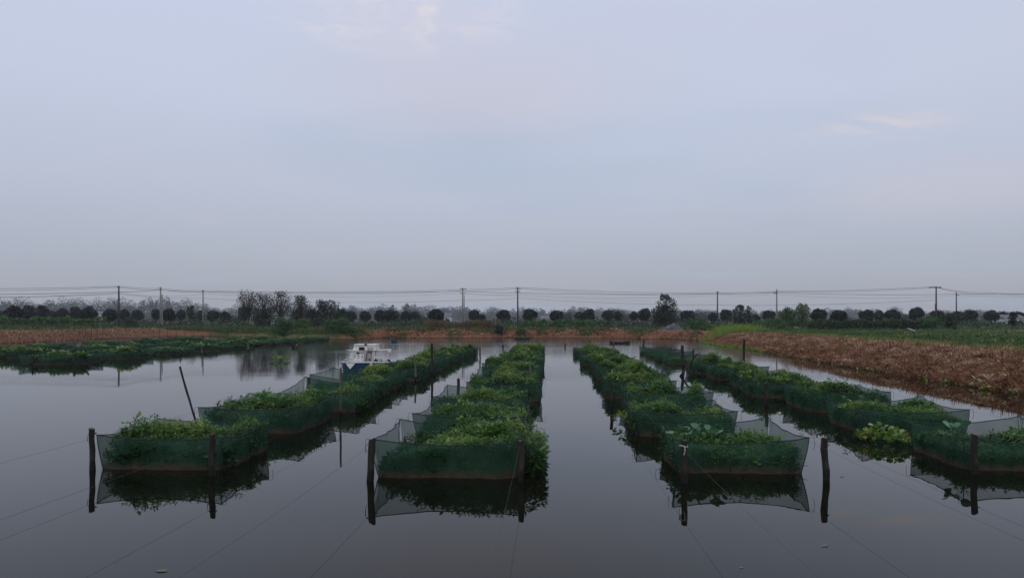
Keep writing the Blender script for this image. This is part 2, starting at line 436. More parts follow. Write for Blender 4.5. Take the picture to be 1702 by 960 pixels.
def ground_mesh():
    def axis(lo, hi, step, far, n):
        core = np.arange(lo, hi + 1e-6, step)
        g = np.geomspace(1, far, n)
        return np.concatenate([(lo - g)[::-1], core, hi + g])
    xs = axis(-66, 40, .6, 1900, 24)
    ys = np.concatenate([-np.geomspace(1, 300, 8)[::-1] - 3, np.arange(-3, 135, .6), 135 + np.geomspace(1, 1900, 24)])
    X, Y = np.meshgrid(xs, ys)
    Z = ground_z(X, Y)
    nx, ny = len(xs), len(ys)
    V = np.stack([X, Y, Z], -1).reshape(-1, 3)
    i = np.arange((ny - 1) * (nx - 1)); r = i // (nx - 1); c = i % (nx - 1)
    a = r * nx + c
    Q = np.stack([a, a + 1, a + nx + 1, a + nx], 1)
    sdv = pond_sd(X, Y)
    # tint: 0 = bare reddish bank with dead weed, 1 = green growth
    rightness = (X > 10) & (Y < 100)
    g = np.where(rightness, np.clip((sdv - 3.2) / 1.6, 0, 1), np.clip((sdv - 4.5) / 4, 0, 1) * .8)
    g = np.where((X < -21) & (X > -50) & (Y > 98) & (sdv > .2), np.clip(.75 + .6 * wav(X * 1.5, Y), .3, 1), g)
    g = np.where((X > -22) & (X < 26) & (Y > 100), np.clip(g + .8 * np.clip(wav(X * 1.3 + 5, Y * 1.3) - .1, 0, 1), 0, 1), g)
    me = mesh_np('ground', V, Q, M['ground'], tint=g, smooth=True)
    o = link('ground', me); o['kind'] = 'structure'
    return o
def ground_material():
    m, t, out = new_mat('bank_soil_and_grass')
    tcn = N(t, 'ShaderNodeTexCoord')
    a = N(t, 'ShaderNodeAttribute', attribute_name='tint')
    n1 = N(t, 'ShaderNodeTexNoise'); n1.inputs['Scale'].default_value = 3.2; n1.inputs['Detail'].default_value = 9; n1.inputs['Roughness'].default_value = .7
    t.links.new(tcn.outputs['Object'], n1.inputs[0])
    soil = ramp_node(t, [(.3, (.07, .032, .018)), (.48, (.17, .078, .042)), (.6, (.26, .135, .078)), (.75, (.38, .24, .15))])
    t.links.new(n1.outputs[0], soil.inputs[0])
    n2 = N(t, 'ShaderNodeTexNoise'); n2.inputs['Scale'].default_value = .35; n2.inputs['Detail'].default_value = 6
    t.links.new(tcn.outputs['Object'], n2.inputs[0])
    gr = ramp_node(t, [(.3, (.020, .048, .016)), (.5, (.045, .085, .024)), (.62, (.10, .105, .035)), (.78, (.15, .10, .045))])
    t.links.new(n2.outputs[0], gr.inputs[0])
    mx = N(t, 'ShaderNodeMix', data_type='RGBA'); t.links.new(a.outputs['Fac'], mx.inputs[0])
    t.links.new(soil.outputs[0], mx.inputs[6]); t.links.new(gr.outputs[0], mx.inputs[7])
    p = N(t, 'ShaderNodeBsdfPrincipled'); p.inputs['Roughness'].default_value = .95; p.inputs['Specular IOR Level'].default_value = .1
    spz = N(t, 'ShaderNodeSeparateXYZ'); t.links.new(tcn.outputs['Object'], spz.inputs[0])
    wz = N(t, 'ShaderNodeMath', operation='MULTIPLY_ADD'); wz.inputs[1].default_value = -.5; wz.inputs[2].default_value = .25
    t.links.new(n1.outputs[0], wz.inputs[0])
    wa = N(t, 'ShaderNodeMath', operation='ADD'); t.links.new(spz.outputs['Z'], wa.inputs[0]); t.links.new(wz.outputs[0], wa.inputs[1])
    wet = N(t, 'ShaderNodeMapRange', interpolation_type='SMOOTHSTEP'); wet.inputs[1].default_value = .10; wet.inputs[2].default_value = .0
    t.links.new(wa.outputs[0], wet.inputs[0])
    mw = N(t, 'ShaderNodeMix', data_type='RGBA'); t.links.new(wet.outputs[0], mw.inputs[0]); t.links.new(mx.outputs[2], mw.inputs[6])
    mw.inputs[7].default_value = (.022, .013, .009, 1)
    t.links.new(mw.outputs[2], p.inputs['Base Color'])
    b = N(t, 'ShaderNodeBump'); b.inputs['Strength'].default_value = .7; b.inputs['Distance'].default_value = .12
    t.links.new(n1.outputs[0], b.inputs['Height']); t.links.new(b.outputs[0], p.inputs['Normal'])
    t.links.new(p.outputs[0], out.inputs[0])
    return m
M['ground'] = ground_material()
ground_mesh()
xs = np.array([-60, 30.0]); 
wm = mesh_np('pond_water', [(-60, 0, 0), (30, 0, 0), (30, 127, 0), (-60, 127, 0)], [(0, 1, 2, 3)], M['water'])
wobj = link('pond_water', wm); wobj['kind'] = 'structure'

# ------------------------------------------------------------------ bank vegetation (uncountable)
def blades(name, pts, h, w, lean, mat, seed, tint, flat=0.0):
    rng = np.random.default_rng(seed)
    n = len(pts)
    az = rng.uniform(0, 2 * math.pi, n)
    ln = rng.uniform(*lean, n)
    D = np.stack([np.cos(az) * ln, np.sin(az) * ln, np.ones(n) * (1 - flat)], 1); D = unit(D)
    S = unit(np.cross(D, rng.normal(size=(n, 3))))
    V = leaf_quads(pts, D, S, rng.uniform(h[0], h[1], n), rng.uniform(w[0], w[1], n), .12)
    me = mesh_np(name, V, quads_idx(n), mat, tint=np.repeat(tint(rng, n), 4))
    return me
def scatter(region, n, seed):
    """region: f(rng, n) -> X, Y ; returns points on the ground"""
    rng = np.random.default_rng(seed)
    X, Y = region(rng, n)
    return np.stack([X, Y, ground_z(X, Y) - .02], 1)
def stuff(name, me):
    o = link(name, me); o['kind'] = 'stuff'; return o
RB = np.array([(17.0, 8), (17.1, 20), (17.4, 28), (17.9, 36), (18.8, 48), (20.4, 62), (21.4, 74), (22.4, 86), (24.5, 97)])
def right_bank(lo, hi, y0, y1, pw=1.0):
    def f(rng, n):
        Y = y0 + (y1 - y0) * rng.random(n) ** pw
        X = np.interp(Y, RB[:, 1], RB[:, 0]) + rng.uniform(lo, hi, n)
        return X, Y
    return f
tt = lambda lo, hi: (lambda rng, n: np.clip(rng.uniform(lo, hi, n) + rng.normal(0, .08, n), 0, 1))
p1 = scatter(right_bank(-.1, 4.6, 19, 60, 1.5), 66000, 11)
p2 = scatter(right_bank(-.1, 4.5, 50, 97), 24000, 12)
p12 = np.concatenate([p1, p2])
slope_tint = lambda rng, n: np.clip(.20 + .46 * (p12[:, 2] / 1.15) + .40 * wav(p12[:, 0] * 2.2 + 3, p12[:, 1] * 2.2) + .35 * wav(p12[:, 0] * 7 + 1, p12[:, 1] * 6) + rng.normal(0, .28, n), 0, 1)
stuff('dry_bank_weeds', blades('dry_bank_weeds', p12, (.08, .24), (.016, .042), (.8, 3.0), M['dry'], 13, slope_tint))
ptu = scatter(right_bank(.3, 4.6, 19, 95, 1.35), 900, 33)
rng = np.random.default_rng(34)
ptu = np.repeat(ptu, 26, axis=0); ptu[:, :2] += rng.normal(0, .14, (len(ptu), 2)); ptu[:, 2] += .02
tuft_t = np.repeat(rng.uniform(.1, .95, 900), 26)
stuff('dry_bank_tufts', blades('dry_bank_tufts', ptu, (.12, .32), (.016, .040), (.5, 2.2), M['dry'], 35, lambda r, n: np.clip(tuft_t + r.normal(0, .12, n), 0, 1)))
pst = scatter(right_bank(.5, 3.4, 22, 90, 1.2), 3600, 31)
pst = pst[wav(pst[:, 0] * 3 + 1, pst[:, 1] * 1.7) > .08]
stuff('dead_bank_stalks', blades('dead_bank_stalks', pst, (.25, .55), (.012, .022), (.02, .25), M['dry'], 32, tt(0, .35)))
p3 = scatter(right_bank(4.2, 15, 19, 100, 1.3), 42000, 14)
stuff('bank_top_grass', blades('bank_top_grass', p3, (.15, .5), (.02, .05), (.2, 1.3), M['grass'], 15, 
      lambda rng, n: np.clip(.34 + .7 * wav(p3[:, 0] * 1.3, p3[:, 1] * 1.3) + .5 * np.exp(-((p3[:, 0] - np.interp(p3[:, 1], RB[:, 1], RB[:, 0]) - 4.6) / 1.0) ** 2) + rng.normal(0, .15, n), 0, 1)))
def far_bank(rng, n):
    X = rng.uniform(-24, 25, n); return X, np.interp(X, [-24, -12, -3, 4, 12, 25], [104, 110, 109, 110, 108, 97]) + rng.uniform(.3, 6, n)
p4 = scatter(far_bank, 9000, 16)
stuff('dry_far_bank_weeds', blades('dry_far_bank_weeds', p4, (.15, .5), (.05, .11), (.4, 2.4), M['dry'], 17, lambda rng, n: np.clip(.35 + .9 * wav(p4[:, 0] * 1.2, p4[:, 1] * 2) + rng.normal(0, .22, n), 0, 1)))
def left_bank(rng, n):
    Y = rng.uniform(55, 124, n); return -56.3 - rng.uniform(.0, 5.5, n), Y
p5 = scatter(left_bank, 14000, 18)
stuff('dry_left_bank_weeds', blades('dry_left_bank_weeds', p5, (.15, .5), (.05, .10), (.4, 2.4), M['dry'], 19, tt(.25, 1.0)))
def back_left(rng, n):
    X = rng.uniform(-58, -22, n); return X, np.interp(X, [-58, -47, -38, -32, -28, -22], [123, 124.5, 118.5, 107, 103, 105]) + rng.uniform(.2, 6, n)
p6 = scatter(back_left, 20000, 20)
stuff('shore_grass', blades('shore_grass', p6, (.2, .7), (.05, .11), (.2, 1.4), M['grass'], 21, tt(.1, .75)))
def field(rng, n):
    Y = 112 + 70 * rng.random(n) ** 1.3; return rng.uniform(-.75, .75, n) * Y, Y
p7 = scatter(field, 30000, 22)
p7 = p7[pond_sd(p7[:, 0], p7[:, 1]) > 3]
stuff('field_grass', blades('field_grass', p7, (.3, .9), (.06, .14), (.2, 1.4), M['grass'], 23, tt(.05, .85)))
def far_green(rng, n):
    X, Y = far_bank(rng, n * 4); k = wav(X * 1.3 + 5, Y * 1.3) > .12
    return X[k][:n], Y[k][:n]
p8 = scatter(far_green, 3500, 36)
stuff('far_bank_grass', blades('far_bank_grass', p8, (.2, .6), (.05, .11), (.2, 1.4), M['grass'], 37, tt(.0, .6)))
# yellow-green floating fringe along the right shore
def fringe(rng, n):
    Y = np.where(rng.random(n) < .97, 60 + 36 * rng.random(n), 24 + 36 * rng.random(n))
    k = np.floor(Y * .55); keepw = .15 + .9 * (np.sin(k * 12.9) * .5 + .5)
    return np.interp(Y, RB[:, 1], RB[:, 0]) - rng.uniform(-.1, 1, n) * keepw, Y
rng = np.random.default_rng(24)
fx, fy = fringe(rng, 1700)
pf = np.stack([fx, fy, np.zeros(1700) + .005], 1)
stuff('floating_shore_plants', blades('floating_shore_plants', pf, (.10, .28), (.05, .10), (.3, 1.6), M['lime'], 25, tt(0, .8)))

# ------------------------------------------------------------------ far wood (reads as one mass)
def crown_quads(center, rx, ry, rz, n, size, rng, lumps=7, shell=.55):
    D = unit(rng.normal(size=(n, 3)))
    L = unit(rng.normal(size=(lumps, 3)))
    lump = np.max(D @ L.T, axis=1)
    r = (.72 + .33 * lump) * (shell + (1 - shell) * rng.random(n) ** .6)
    P = D * r[:, None] * np.array([rx, ry, rz]) + np.asarray(center)
    nd = unit(D + rng.normal(size=(n, 3)) * .8)
    S = unit(np.cross(nd, rng.normal(size=(n, 3))))
    T = np.cross(nd, S)
    s = size * rng.uniform(.6, 1.25, n)
    V = leaf_quads(P - T * (s * .5)[:, None], T, S, s, s * .75, .1)
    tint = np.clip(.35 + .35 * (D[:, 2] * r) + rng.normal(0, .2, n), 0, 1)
    return V, np.repeat(tint, 4)
def far_wood():
    rng = np.random.default_rng(40)
    Vs = []; Ts = []
    px = -120
    while px < 1830:
        left = px < 345
        d = rng.uniform(820, 980) if left else rng.uniform(1000, 1400)
        top = rng.uniform(491, 504) if left else rng.uniform(508, 520)
        if 380 < px < 780: top -= 5
        if 1180 < px < 1330: top += 3
        if px > 1500: top += 4
        z1 = zat(top, d)
        x = (px - 851) / F * d
        wd = rng.uniform(5, 10) * d / 800
        base = 2.0
        V, T = crown_quads((x, d, (z1 + base) / 2), wd, wd, (z1 - base) / 2 * 1.02, 620, d / 800 * 1.35, rng, 5, .15)
        Vs.append(V); Ts.append(T)
        V, T = crown_quads((x + wd * .8, d + 30, 4), wd * 1.5, wd, (z1 - base) * .40, 320, d / 800 * 1.9, rng, 5, .1)
        Vs.append(V); Ts.append(T)
        px += rng.uniform(5, 11)
    V = np.concatenate(Vs); T = np.concatenate(Ts)
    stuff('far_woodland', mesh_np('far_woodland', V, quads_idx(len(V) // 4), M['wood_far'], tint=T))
far_wood()
def hedgerow():
    rng = np.random.default_rng(43)
    Vs = []; Ts = []
    for c0, c1, n in ((-60, 230, 16), (300, 420, 6), (480, 720, 15), (900, 1060, 6), (1120, 1330, 11), (1400, 1720, 15)):
        for px in rng.uniform(c0, c1, n):
            d = rng.uniform(240, 420); top = rng.uniform(513, 526)
            z1 = zat(top, d); x = (px - 851) / F * d; wd = rng.uniform(2.5, 6)
            V, T = crown_quads((x, d, (z1 + 1.5) / 2), wd, wd, (z1 - 1.0) / 2, 420, d / 800 * 1.5, rng, 6, .25)
            Vs.append(V); Ts.append(T)
    V = np.concatenate(Vs); T = np.concatenate(Ts)
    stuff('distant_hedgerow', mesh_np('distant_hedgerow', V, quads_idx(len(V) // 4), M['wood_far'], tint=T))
hedgerow()

# ------------------------------------------------------------------ haze
hz_m, hz_t, hz_o = new_mat('thin_haze')
pv = N(hz_t, 'ShaderNodeVolumePrincipled')
pv.inputs['Color'].default_value = (.93, .95, 1.0, 1)
pv.inputs['Density'].default_value = .00024
pv.inputs['Anisotropy'].default_value = 0.0
hz_t.links.new(pv.outputs[0], hz_o.inputs['Volume'])
hb = MB().box(-2000, 2000, -320, 2100, -3.0, 36.0)
ho = hb.build('haze', hz_m); ho['kind'] = 'stuff'

# ------------------------------------------------------------------ trees
def trunk_mb(h, r, seed, branches=4, spread=.8, z0=.5):
    rnd = random.Random(seed)
    mb = MB()
    top = Vector((rnd.uniform(-.1, .1) * h, rnd.uniform(-.1, .1) * h, h))
    pts = [Vector((0, 0, -.15)), Vector((rnd.uniform(-.03, .03) * h, 0, h * .4)), top]
    mb.tube(pts, [r, r * .8, r * .3], 6)
    for k in range(branches):
        t = rnd.uniform(z0, .95)
        b = pts[1].lerp(top, max(0, (t - .4) / .6))
        a = rnd.uniform(0, 6.28)
        e = b + Vector((math.cos(a) * spread, math.sin(a) * spread, rnd.uniform(.25, .8) * spread))
        m = b.lerp(e, .5) + Vector((0, 0, .1 * spread))
        mb.tube([b, m, e], [r * .45, r * .3, r * .12], 5)
    return mb
def dome_meshes(seed):
    rng = np.random.default_rng(seed)
    Vs = []; Ts = []
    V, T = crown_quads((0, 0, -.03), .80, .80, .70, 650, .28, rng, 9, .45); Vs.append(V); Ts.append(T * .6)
    for k in range(8):
        a = k * 2.4 + rng.uniform(-.4, .4); sz = rng.uniform(-.75, 1.0); q = math.sqrt(max(.05, 1 - sz * sz)) * .56
        c = (math.cos(a) * q, math.sin(a) * q, sz * .45)
        r = rng.uniform(.32, .46)
        V, T = crown_quads(c, r, r, r * .85, 150, .17, rng, 5, .6); Vs.append(V); Ts.append(T)
    V = np.concatenate(Vs); T = np.concatenate(Ts)
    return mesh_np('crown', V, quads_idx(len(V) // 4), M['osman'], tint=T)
DOME = [dome_meshes(100 + i) for i in range(11)]
tm = trunk_mb(1.0, .045, 3, 5, .35, .55)
DTRUNK = bpy.data.meshes.new('trunk'); DTRUNK.from_pydata(tm.V, [], tm.Fc); DTRUNK.materials.append(M['bark'])
POLES = [  # px, top y, depth, dark?, label
    (197.5, 475, 122, 1, 'dark utility pole at the left, above the brown left bank'),
    (267, 477, 142, 0, 'pale concrete utility pole, second from the left'),
    (337.5, 482, 165, 0, 'slim concrete utility pole, third from the left'),
    (769, 478, 150, 0, 'pale concrete pole with insulators behind the dry corn patch'),
    (860.5, 477, 138, 1, 'dark utility pole with two short crossarms at the end of the middle cages'),
    (1192.5, 484, 165, 1, 'slim dark utility pole right of the tall loose-leaved tree'),
    (1291, 480, 150, 0, 'pale utility pole with a bracket beside the light green bamboo'),
    (1556, 476, 135, 1, 'dark utility pole with a wide T-shaped crossarm at the right'),
    (1589.5, 485, 178, 1, 'thin distant utility pole just right of the T-shaped one')]
POLE_SAY = ['the dark leftmost pole', 'the second pole from the left', 'the third pole from the left', 'the pole behind the corn patch',
            'the dark pole in the middle', 'the slim pole right of centre', 'the bracketed pole', 'the T-shaped pole', 'the thin far-right pole']
ORD = ['first', 'second', 'third', 'fourth', 'fifth', 'sixth', 'seventh', 'eighth', 'ninth', 'tenth', 'eleventh', 'twelfth', 'thirteenth', 'fourteenth', 'fifteenth', 'sixteenth', 'seventeenth', 'eighteenth', 'nineteenth', 'twentieth']
DOMES = [(3, 18, 515), (22, 33, 504), (46, 26, 505), (70, 25, 506), (86, 18, 514), (104, 22, 510), (126, 22, 507), (148, 30, 507), (183, 28, 511), (207, 19, 512),
         (228, 23, 513), (260, 17, 512), (281, 27, 510), (301, 17, 513), (333, 13, 515), (354, 23, 513), (375, 19, 516), (406, 22, 508),
         (494, 24, 514), (583, 23, 515), (607, 22, 515), (631, 21, 513), (650, 27, 513), (675, 19, 515), (689, 19, 516), (724, 30, 512), (788, 20, 512), (800, 17, 521),
         (837, 26, 513), (880, 28, 512), (925, 26, 514), (964, 23, 517), (979, 23, 511), (1010, 21, 513), (1027, 18, 515), (1054, 17, 516), (1072, 25, 511),
         (1143, 26, 513), (1185, 20, 518), (1207, 22, 512), (1255, 20, 521), (1278, 22, 514), (1361, 31, 511), (1394, 30, 513), (1440, 28, 513), (1462, 19, 513), (1484, 29, 513),
         (1524, 28, 509), (1558, 27, 513), (1594, 25, 516), (1613, 25, 513), (1648, 26, 514), (1667, 20, 516), (1683, 14, 517), (1695, 20, 516)]
pole_x = [p[0] for p in POLES]
cnt = {}
rnd = random.Random(77)
for i, (px, w, top) in enumerate(DOMES):
    k = max([j for j, q in enumerate(pole_x) if q <= px], default=-1)
    cnt[k] = cnt.get(k, 0) + 1
    d = min(185, max(140, 3.5 * F / w))
    loc = at(px, d); loc.z = float(ground_z(np.array([loc.x]), np.array([loc.y]))[0])
    R = w / 2 / F * d * 1.04
    zt = zat(top, d); zb = zat(535.5, d) if w > 18 else zat(533, d)
    t = empty('dome_tree', loc, 0)
    c = link('crown', DOME[(i * 4) % 11], t)
    c.location = (0, 0, (zt + zb) / 2 - loc.z); c.scale = (R * rnd.uniform(.96, 1.12), R, (zt - zb) / 2 / .80); c.rotation_euler = (0, 0, rnd.uniform(0, 6.28))
    tr = link('trunk', DTRUNK, t)
    hh = (zt + zb) / 2 - loc.z; tr.scale = (hh, hh, hh)
    if k < 0:
        lab = 'dark rounded tree left of %s, %s from the photo edge' % (POLE_SAY[0], ORD[cnt[k] - 1])
    else:
        lab = 'dark rounded tree, %s to the right of %s' % (ORD[cnt[k] - 1], POLE_SAY[k])
    tag(t, lab, 'tree', 'clipped round trees along the far road')

def leafy(name, px, d, top, bottom, wpx, mat, label, cat='tree', n=900, size=.25, clumps=10, seed=1, trunk=True, bare=False, group=None, shape='round', clump_r=None):
    """a tree or bush of many leaf clumps on a trunk with limbs"""
    rng = np.random.default_rng(seed)
    loc = at(px, d); loc.z = float(ground_z(np.array([loc.x]), np.array([loc.y]))[0])
    zt = zat(top, d) - loc.z; zb = zat(bottom, d) - loc.z
    W = wpx / F * d / 2
    t = empty(name, loc, 0)
    Vs = []; Ts = []
    centers = []
    for k in range(clumps):
        f = (k + .5) / clumps
        z = zb + (zt - zb) * (.12 + .80 * f)
        if shape == 'round': prof = math.sqrt(max(.05, 1 - ((f - .4) / .68) ** 2))
        elif shape == 'cone': prof = max(.12, 1 - f * .85)
        else: prof = .5 + .6 * f
        a = k * 2.4 + rng.uniform(-.4, .4)
        rr = W * prof * rng.uniform(.25, .72)
        c = (math.cos(a) * rr, math.sin(a) * rr, z)
        centers.append(c)
        cr_ = (clump_r or .42) * W * prof * rng.uniform(.75, 1.2) + .12
        V, T = crown_quads(c, cr_, cr_, min(cr_ * .9, (zt - zb) * .3), n // clumps, size, rng, 5, .35)
        Vs.append(V); Ts.append(T)
    V = np.concatenate(Vs); T = np.concatenate(Ts)
    V[:, 2] = np.maximum(V[:, 2], .02)
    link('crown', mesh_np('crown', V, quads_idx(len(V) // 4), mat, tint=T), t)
    if trunk:
        mb = MB()
        r0 = max(.05, W * .05)
        mb.tube([(0, 0, -.15), (.05 * W, 0, zt * .4), (0, .05 * W, zt * .86)], [r0, r0 * .75, r0 * .2], 6)
        for c in centers:
            b = Vector((0.02 * W, 0, max(.25 * zt, c[2] * (.55 if not bare else .4))))
            mb.tube([b, b.lerp(Vector(c), .55) + Vector((0, 0, .08 * W)), Vector(c)], [r0 * .5, r0 * .32, r0 * .12], 5)
            if bare:
                for q in range(2):
                    e = Vector(c) + Vector((rng.uniform(-.5, .5) * W * .7, rng.uniform(-.5, .5) * W * .7, rng.uniform(.1, .6) * W * .7))
                    mb.tube([b.lerp(Vector(c), .7), Vector(c).lerp(e, .5), e], [r0 * .14, r0 * .10, r0 * .04], 4)
        mb.build('trunk', M['bark'], t)
    return tag(t, label, cat, group)
# left group
for i, (px, top, w, sd_) in enumerate([(412, 485, 52, 1), (438, 488, 52, 2), (466, 484, 50, 3), (500, 491, 34, 4)]):
    leafy('bare_tree', px, 132, top, 525, w, M['bare'], 'thin half-bare grey tree, %s from the left in the clump behind the rubble' % ORD[i], n=2000, size=.19, clumps=26, seed=300 + sd_, bare=True, group='half-bare trees', clump_r=.55)
leafy('shadowy_tree', 438, 126, 512, 540, 50, M['tree'], 'dark leafy thicket under the half-bare trees', n=1500, size=.26, clumps=12, seed=310)
leafy('broad_tree', 541, 130, 499, 540, 56, M['osman'], 'broad dark evergreen with a pointed top left of the boat', n=2600, size=.26, clumps=18, seed=311, clump_r=.5)
leafy('broad_tree', 567, 128, 513, 542, 34, M['tree'], 'rounded grey green tree leaning against the broad dark evergreen', n=1500, size=.24, clumps=12, seed=312)
leafy('broad_tree', 517, 130, 514, 540, 34, M['tree'], 'dull olive tree left of the broad dark evergreen', n=1200, size=.24, clumps=12, seed=313)
leafy('bush', 475, 110, 528, 557, 58, M['bush'], 'green leafy bush behind the pale rubble', 'bush', n=2600, size=.22, clumps=18, seed=314)
leafy('bush', 503, 108, 530, 557, 44, M['bamboo'], 'paler green bush in front of the broad dark evergreen', 'bush', n=1900, size=.22, clumps=16, seed=315)
leafy('bush', 526, 116, 527, 552, 24, M['bare'], 'brownish dry bush between two green bushes', 'bush', n=700, size=.2, clumps=9, seed=316)
leafy('bush', 562, 106, 530, 561, 62, M['bush'], 'low green shore bush right of the brownish dry bush', 'bush', n=3200, size=.22, clumps=20, seed=317)
leafy('tree', 317, 150, 507, 532, 21, M['tree'], 'mid green pointed tree between the second and third poles', n=800, size=.24, clumps=9, seed=318)
leafy('loose_tree', 1108, 122, 486, 538, 48, M['tree'], 'tall loose-leaved tree rising above the wires right of centre', n=1500, size=.24, clumps=26, seed=320, clump_r=.27)
leafy('loose_tree', 1103, 124, 508, 542, 54, M['osman'], 'dense dark tree beneath the tall loose-leaved one', n=2400, size=.25, clumps=16, seed=321, clump_r=.5)
leafy('upright_tree', 1231, 120, 504, 544, 30, M['tree'], 'ragged upright dark tree behind the lime green reeds', n=1200, size=.25, clumps=20, seed=322, clump_r=.32)
leafy('upright_tree', 1245, 122, 506, 540, 12, M['tree'], 'narrow ragged sapling right of the upright dark tree', n=420, size=.22, clumps=10, seed=323)
leafy('bamboo_clump', 1310, 118, 510, 545, 36, M['bamboo'], 'light green bamboo clump right of the bracketed pole, left half', n=1500, size=.24, clumps=18, seed=324, group='bamboo')
leafy('bamboo_clump', 1334, 117, 503, 546, 32, M['bamboo'], 'light green bamboo clump with feathery tips, right half', n=1500, size=.24, clumps=18, seed=325, group='bamboo')
leafy('distant_tree', 675, 420, 503, 532, 24, M['bare'], 'hazy pale tree far behind the round trees left of the corn', n=500, size=.7, clumps=12, seed=326)
leafy('distant_tree', 652, 410, 505, 532, 18, M['bare'], 'hazy bare treetop above two round trees', n=260, size=.6, clumps=12, seed=327)
leafy('young_tree', 1683, 75, 517, 542, 15, M['osman'], 'small slim-trunked tree by the white building at the right', n=420, size=.16, clumps=8, seed=328)
leafy('bush', 831, 113, 541, 560, 26, M['osman'], 'round dark bush at the shore left of the middle pole', 'bush', n=1400, size=.2, clumps=10, seed=330, trunk=False)
leafy('bush', 866, 113, 545, 559, 22, M['bush'], 'small green shore bush right of the round dark bush', 'bush', n=800, size=.2, clumps=9, seed=331, trunk=False)
leafy('bush', 1178, 104, 537, 553, 30, M['bush'], 'dark green shrub left of the lime reeds', 'bush', n=900, size=.2, clumps=10, seed=332, trunk=False)
leafy('bush', 1160, 112, 529, 547, 40, M['bush'], 'low green thicket under the slim dark pole', 'bush', n=1300, size=.22, clumps=12, seed=333, trunk=False)
leafy('bush', 1285, 104, 530, 550, 62, M['bush'], 'low dark green shrubs at the foot of the bracketed pole', 'bush', n=1700, size=.2, clumps=16, seed=334, trunk=False)
leafy('bush', 1545, 88, 527, 545, 44, M['bush'], 'green bush at the foot of the T-shaped pole', 'bush', n=1100, size=.2, clumps=12, seed=336, trunk=False)
leafy('bush', 1577, 92, 521, 545, 36, M['tree'], 'dark bush right of the T-shaped pole', 'bush', n=1100, size=.2, clumps=12, seed=337, trunk=False)
leafy('bush', 215, 120, 529, 546, 30, M['tree'], 'low dull bush right of the leftmost pole', 'bush', n=700, size=.22, clumps=9, seed=338, trunk=False)
# undergrowth along the far road and on the right plateau (uncountable)
def undergrowth(name, X, Y, hmax, size, mat, seed, tl):
    rng = np.random.default_rng(seed); n = len(X)
    hh = hmax * np.clip(.55 + .9 * wav(X * .9 + seed, Y * .9) + .25 * np.sin(X * .37 + seed), .06, 1.25)
    P = np.stack([X, Y, ground_z(X, Y) + hh * rng.random(n) ** .7], 1)
    D = unit(rng.normal(size=(n, 3)) + np.array([0, -.3, .3])); S = unit(np.cross(D, rng.normal(size=(n, 3))))
    q = size * rng.uniform(.6, 1.3, n)
    T = np.clip(tl[0] + (tl[1] - tl[0]) * rng.random(n) + .6 * wav(X * 1.1, Y * 1.1 + seed), 0, 1)
    stuff(name, mesh_np(name, leaf_quads(P, D, S, q, q * .7, .1), quads_idx(n), mat, tint=np.repeat(T, 4)))
rng = np.random.default_rng(45)
uy = rng.uniform(132, 176, 26000); ux = rng.uniform(-.74, .74, 26000) * uy
undergrowth('roadside_undergrowth', ux, uy, 1.9, .42, M['tree'], 46, (.2, 1.0))
uy = 30 + 75 * rng.random(30000) ** .9; ux = np.interp(uy, RB[:, 1], RB[:, 0]) + 5.2 + 24 * rng.random(30000) ** 1.4
uy = uy[:24000]; ux = ux[:24000]
undergrowth('plateau_weeds', ux, uy, .42, .15, M['grass'], 47, (-.15, .85))
uy = rng.uniform(113, 132, 9000); ux = rng.uniform(-.74, .74, 9000) * uy
ok = pond_sd(ux, uy) > 4
undergrowth('field_weeds', ux[ok], uy[ok], .9, .28, M['tree'], 48, (.2, 1.0))
# lime green reeds
rng = np.random.default_rng(50)
nn = 2600
yy = rng.uniform(84, 100, nn); xx = (rng.normal(1222, 22, nn) - 851) / F * yy
pl = np.stack([xx, yy, ground_z(xx, yy)], 1)
stuff('lime_reeds', blades('lime_reeds', pl, (.4, 1.2), (.03, .07), (.05, .6), M['lime'], 51, tt(0, .8)))

# ------------------------------------------------------------------ hedges, trellises, corn, fences
def trellis(px0, px1, d, top, label, mat, seed, posts=10, thick=.5, name='vine_trellis', bottom=None, dense=1.0):
    rng = np.random.default_rng(seed)
    a = at(px0, d); b = at(px1, d)
    L = b.x - a.x
    gz = float(ground_z(np.array([a.x + L / 2]), np.array([d]))[0])
    t = empty(name, (a.x + L / 2, d, gz))
    H = zat(top, d) - gz
    z0 = 0 if bottom is None else max(0, zat(bottom, d) - gz)
    n = int(L * 75 * dense)
    X = rng.uniform(-L / 2, L / 2, n); Y = rng.normal(0, thick * .4, n)
    hh = H * (1 + .10 * np.sin(X * 1.3 + seed) + .07 * np.sin(X * 3.1))
    Z = z0 + (hh - z0) * rng.random(n) ** .75
    P = np.stack([X, Y, Z], 1); D = unit(rng.normal(size=(n, 3)) + np.array([0, -.5, .2])); S = unit(np.cross(D, rng.normal(size=(n, 3))))
    s = rng.uniform(.14, .3, n)
    V = leaf_quads(P, D, S, s, s * .85, .1)
    tnt = np.clip(.25 + .5 * Z / H + rng.normal(0, .2, n), 0, 1)
    link('vines', mesh_np('vines', V, quads_idx(n), mat, tint=np.repeat(tnt, 4)), t)
    for k in range(posts):
        x = -L / 2 + L * (k + .5) / posts
        mb = MB().tube([(x, -.3, -.2), (x + rng.uniform(-.05, .05), -.3, H * rng.uniform(.9, 1.1))], .035, 5)
        mb.build('stake', M['bark'], t)
    return tag(t, label, 'trellis')
trellis(-40, 95, 97, 528.5, 'leafy vine trellis along the left field, nearer the photo edge', M['bush'], 60, 12, bottom=538, dense=2.0)
trellis(92, 178, 101, 529, 'leafy vine trellis ending left of the leftmost pole', M['bush'], 61, 9, bottom=537, dense=2.0)
trellis(864, 985, 121, 531, 'dense dark green vine hedge right of the middle pole', M['bush'], 62, 7, dense=2.6)
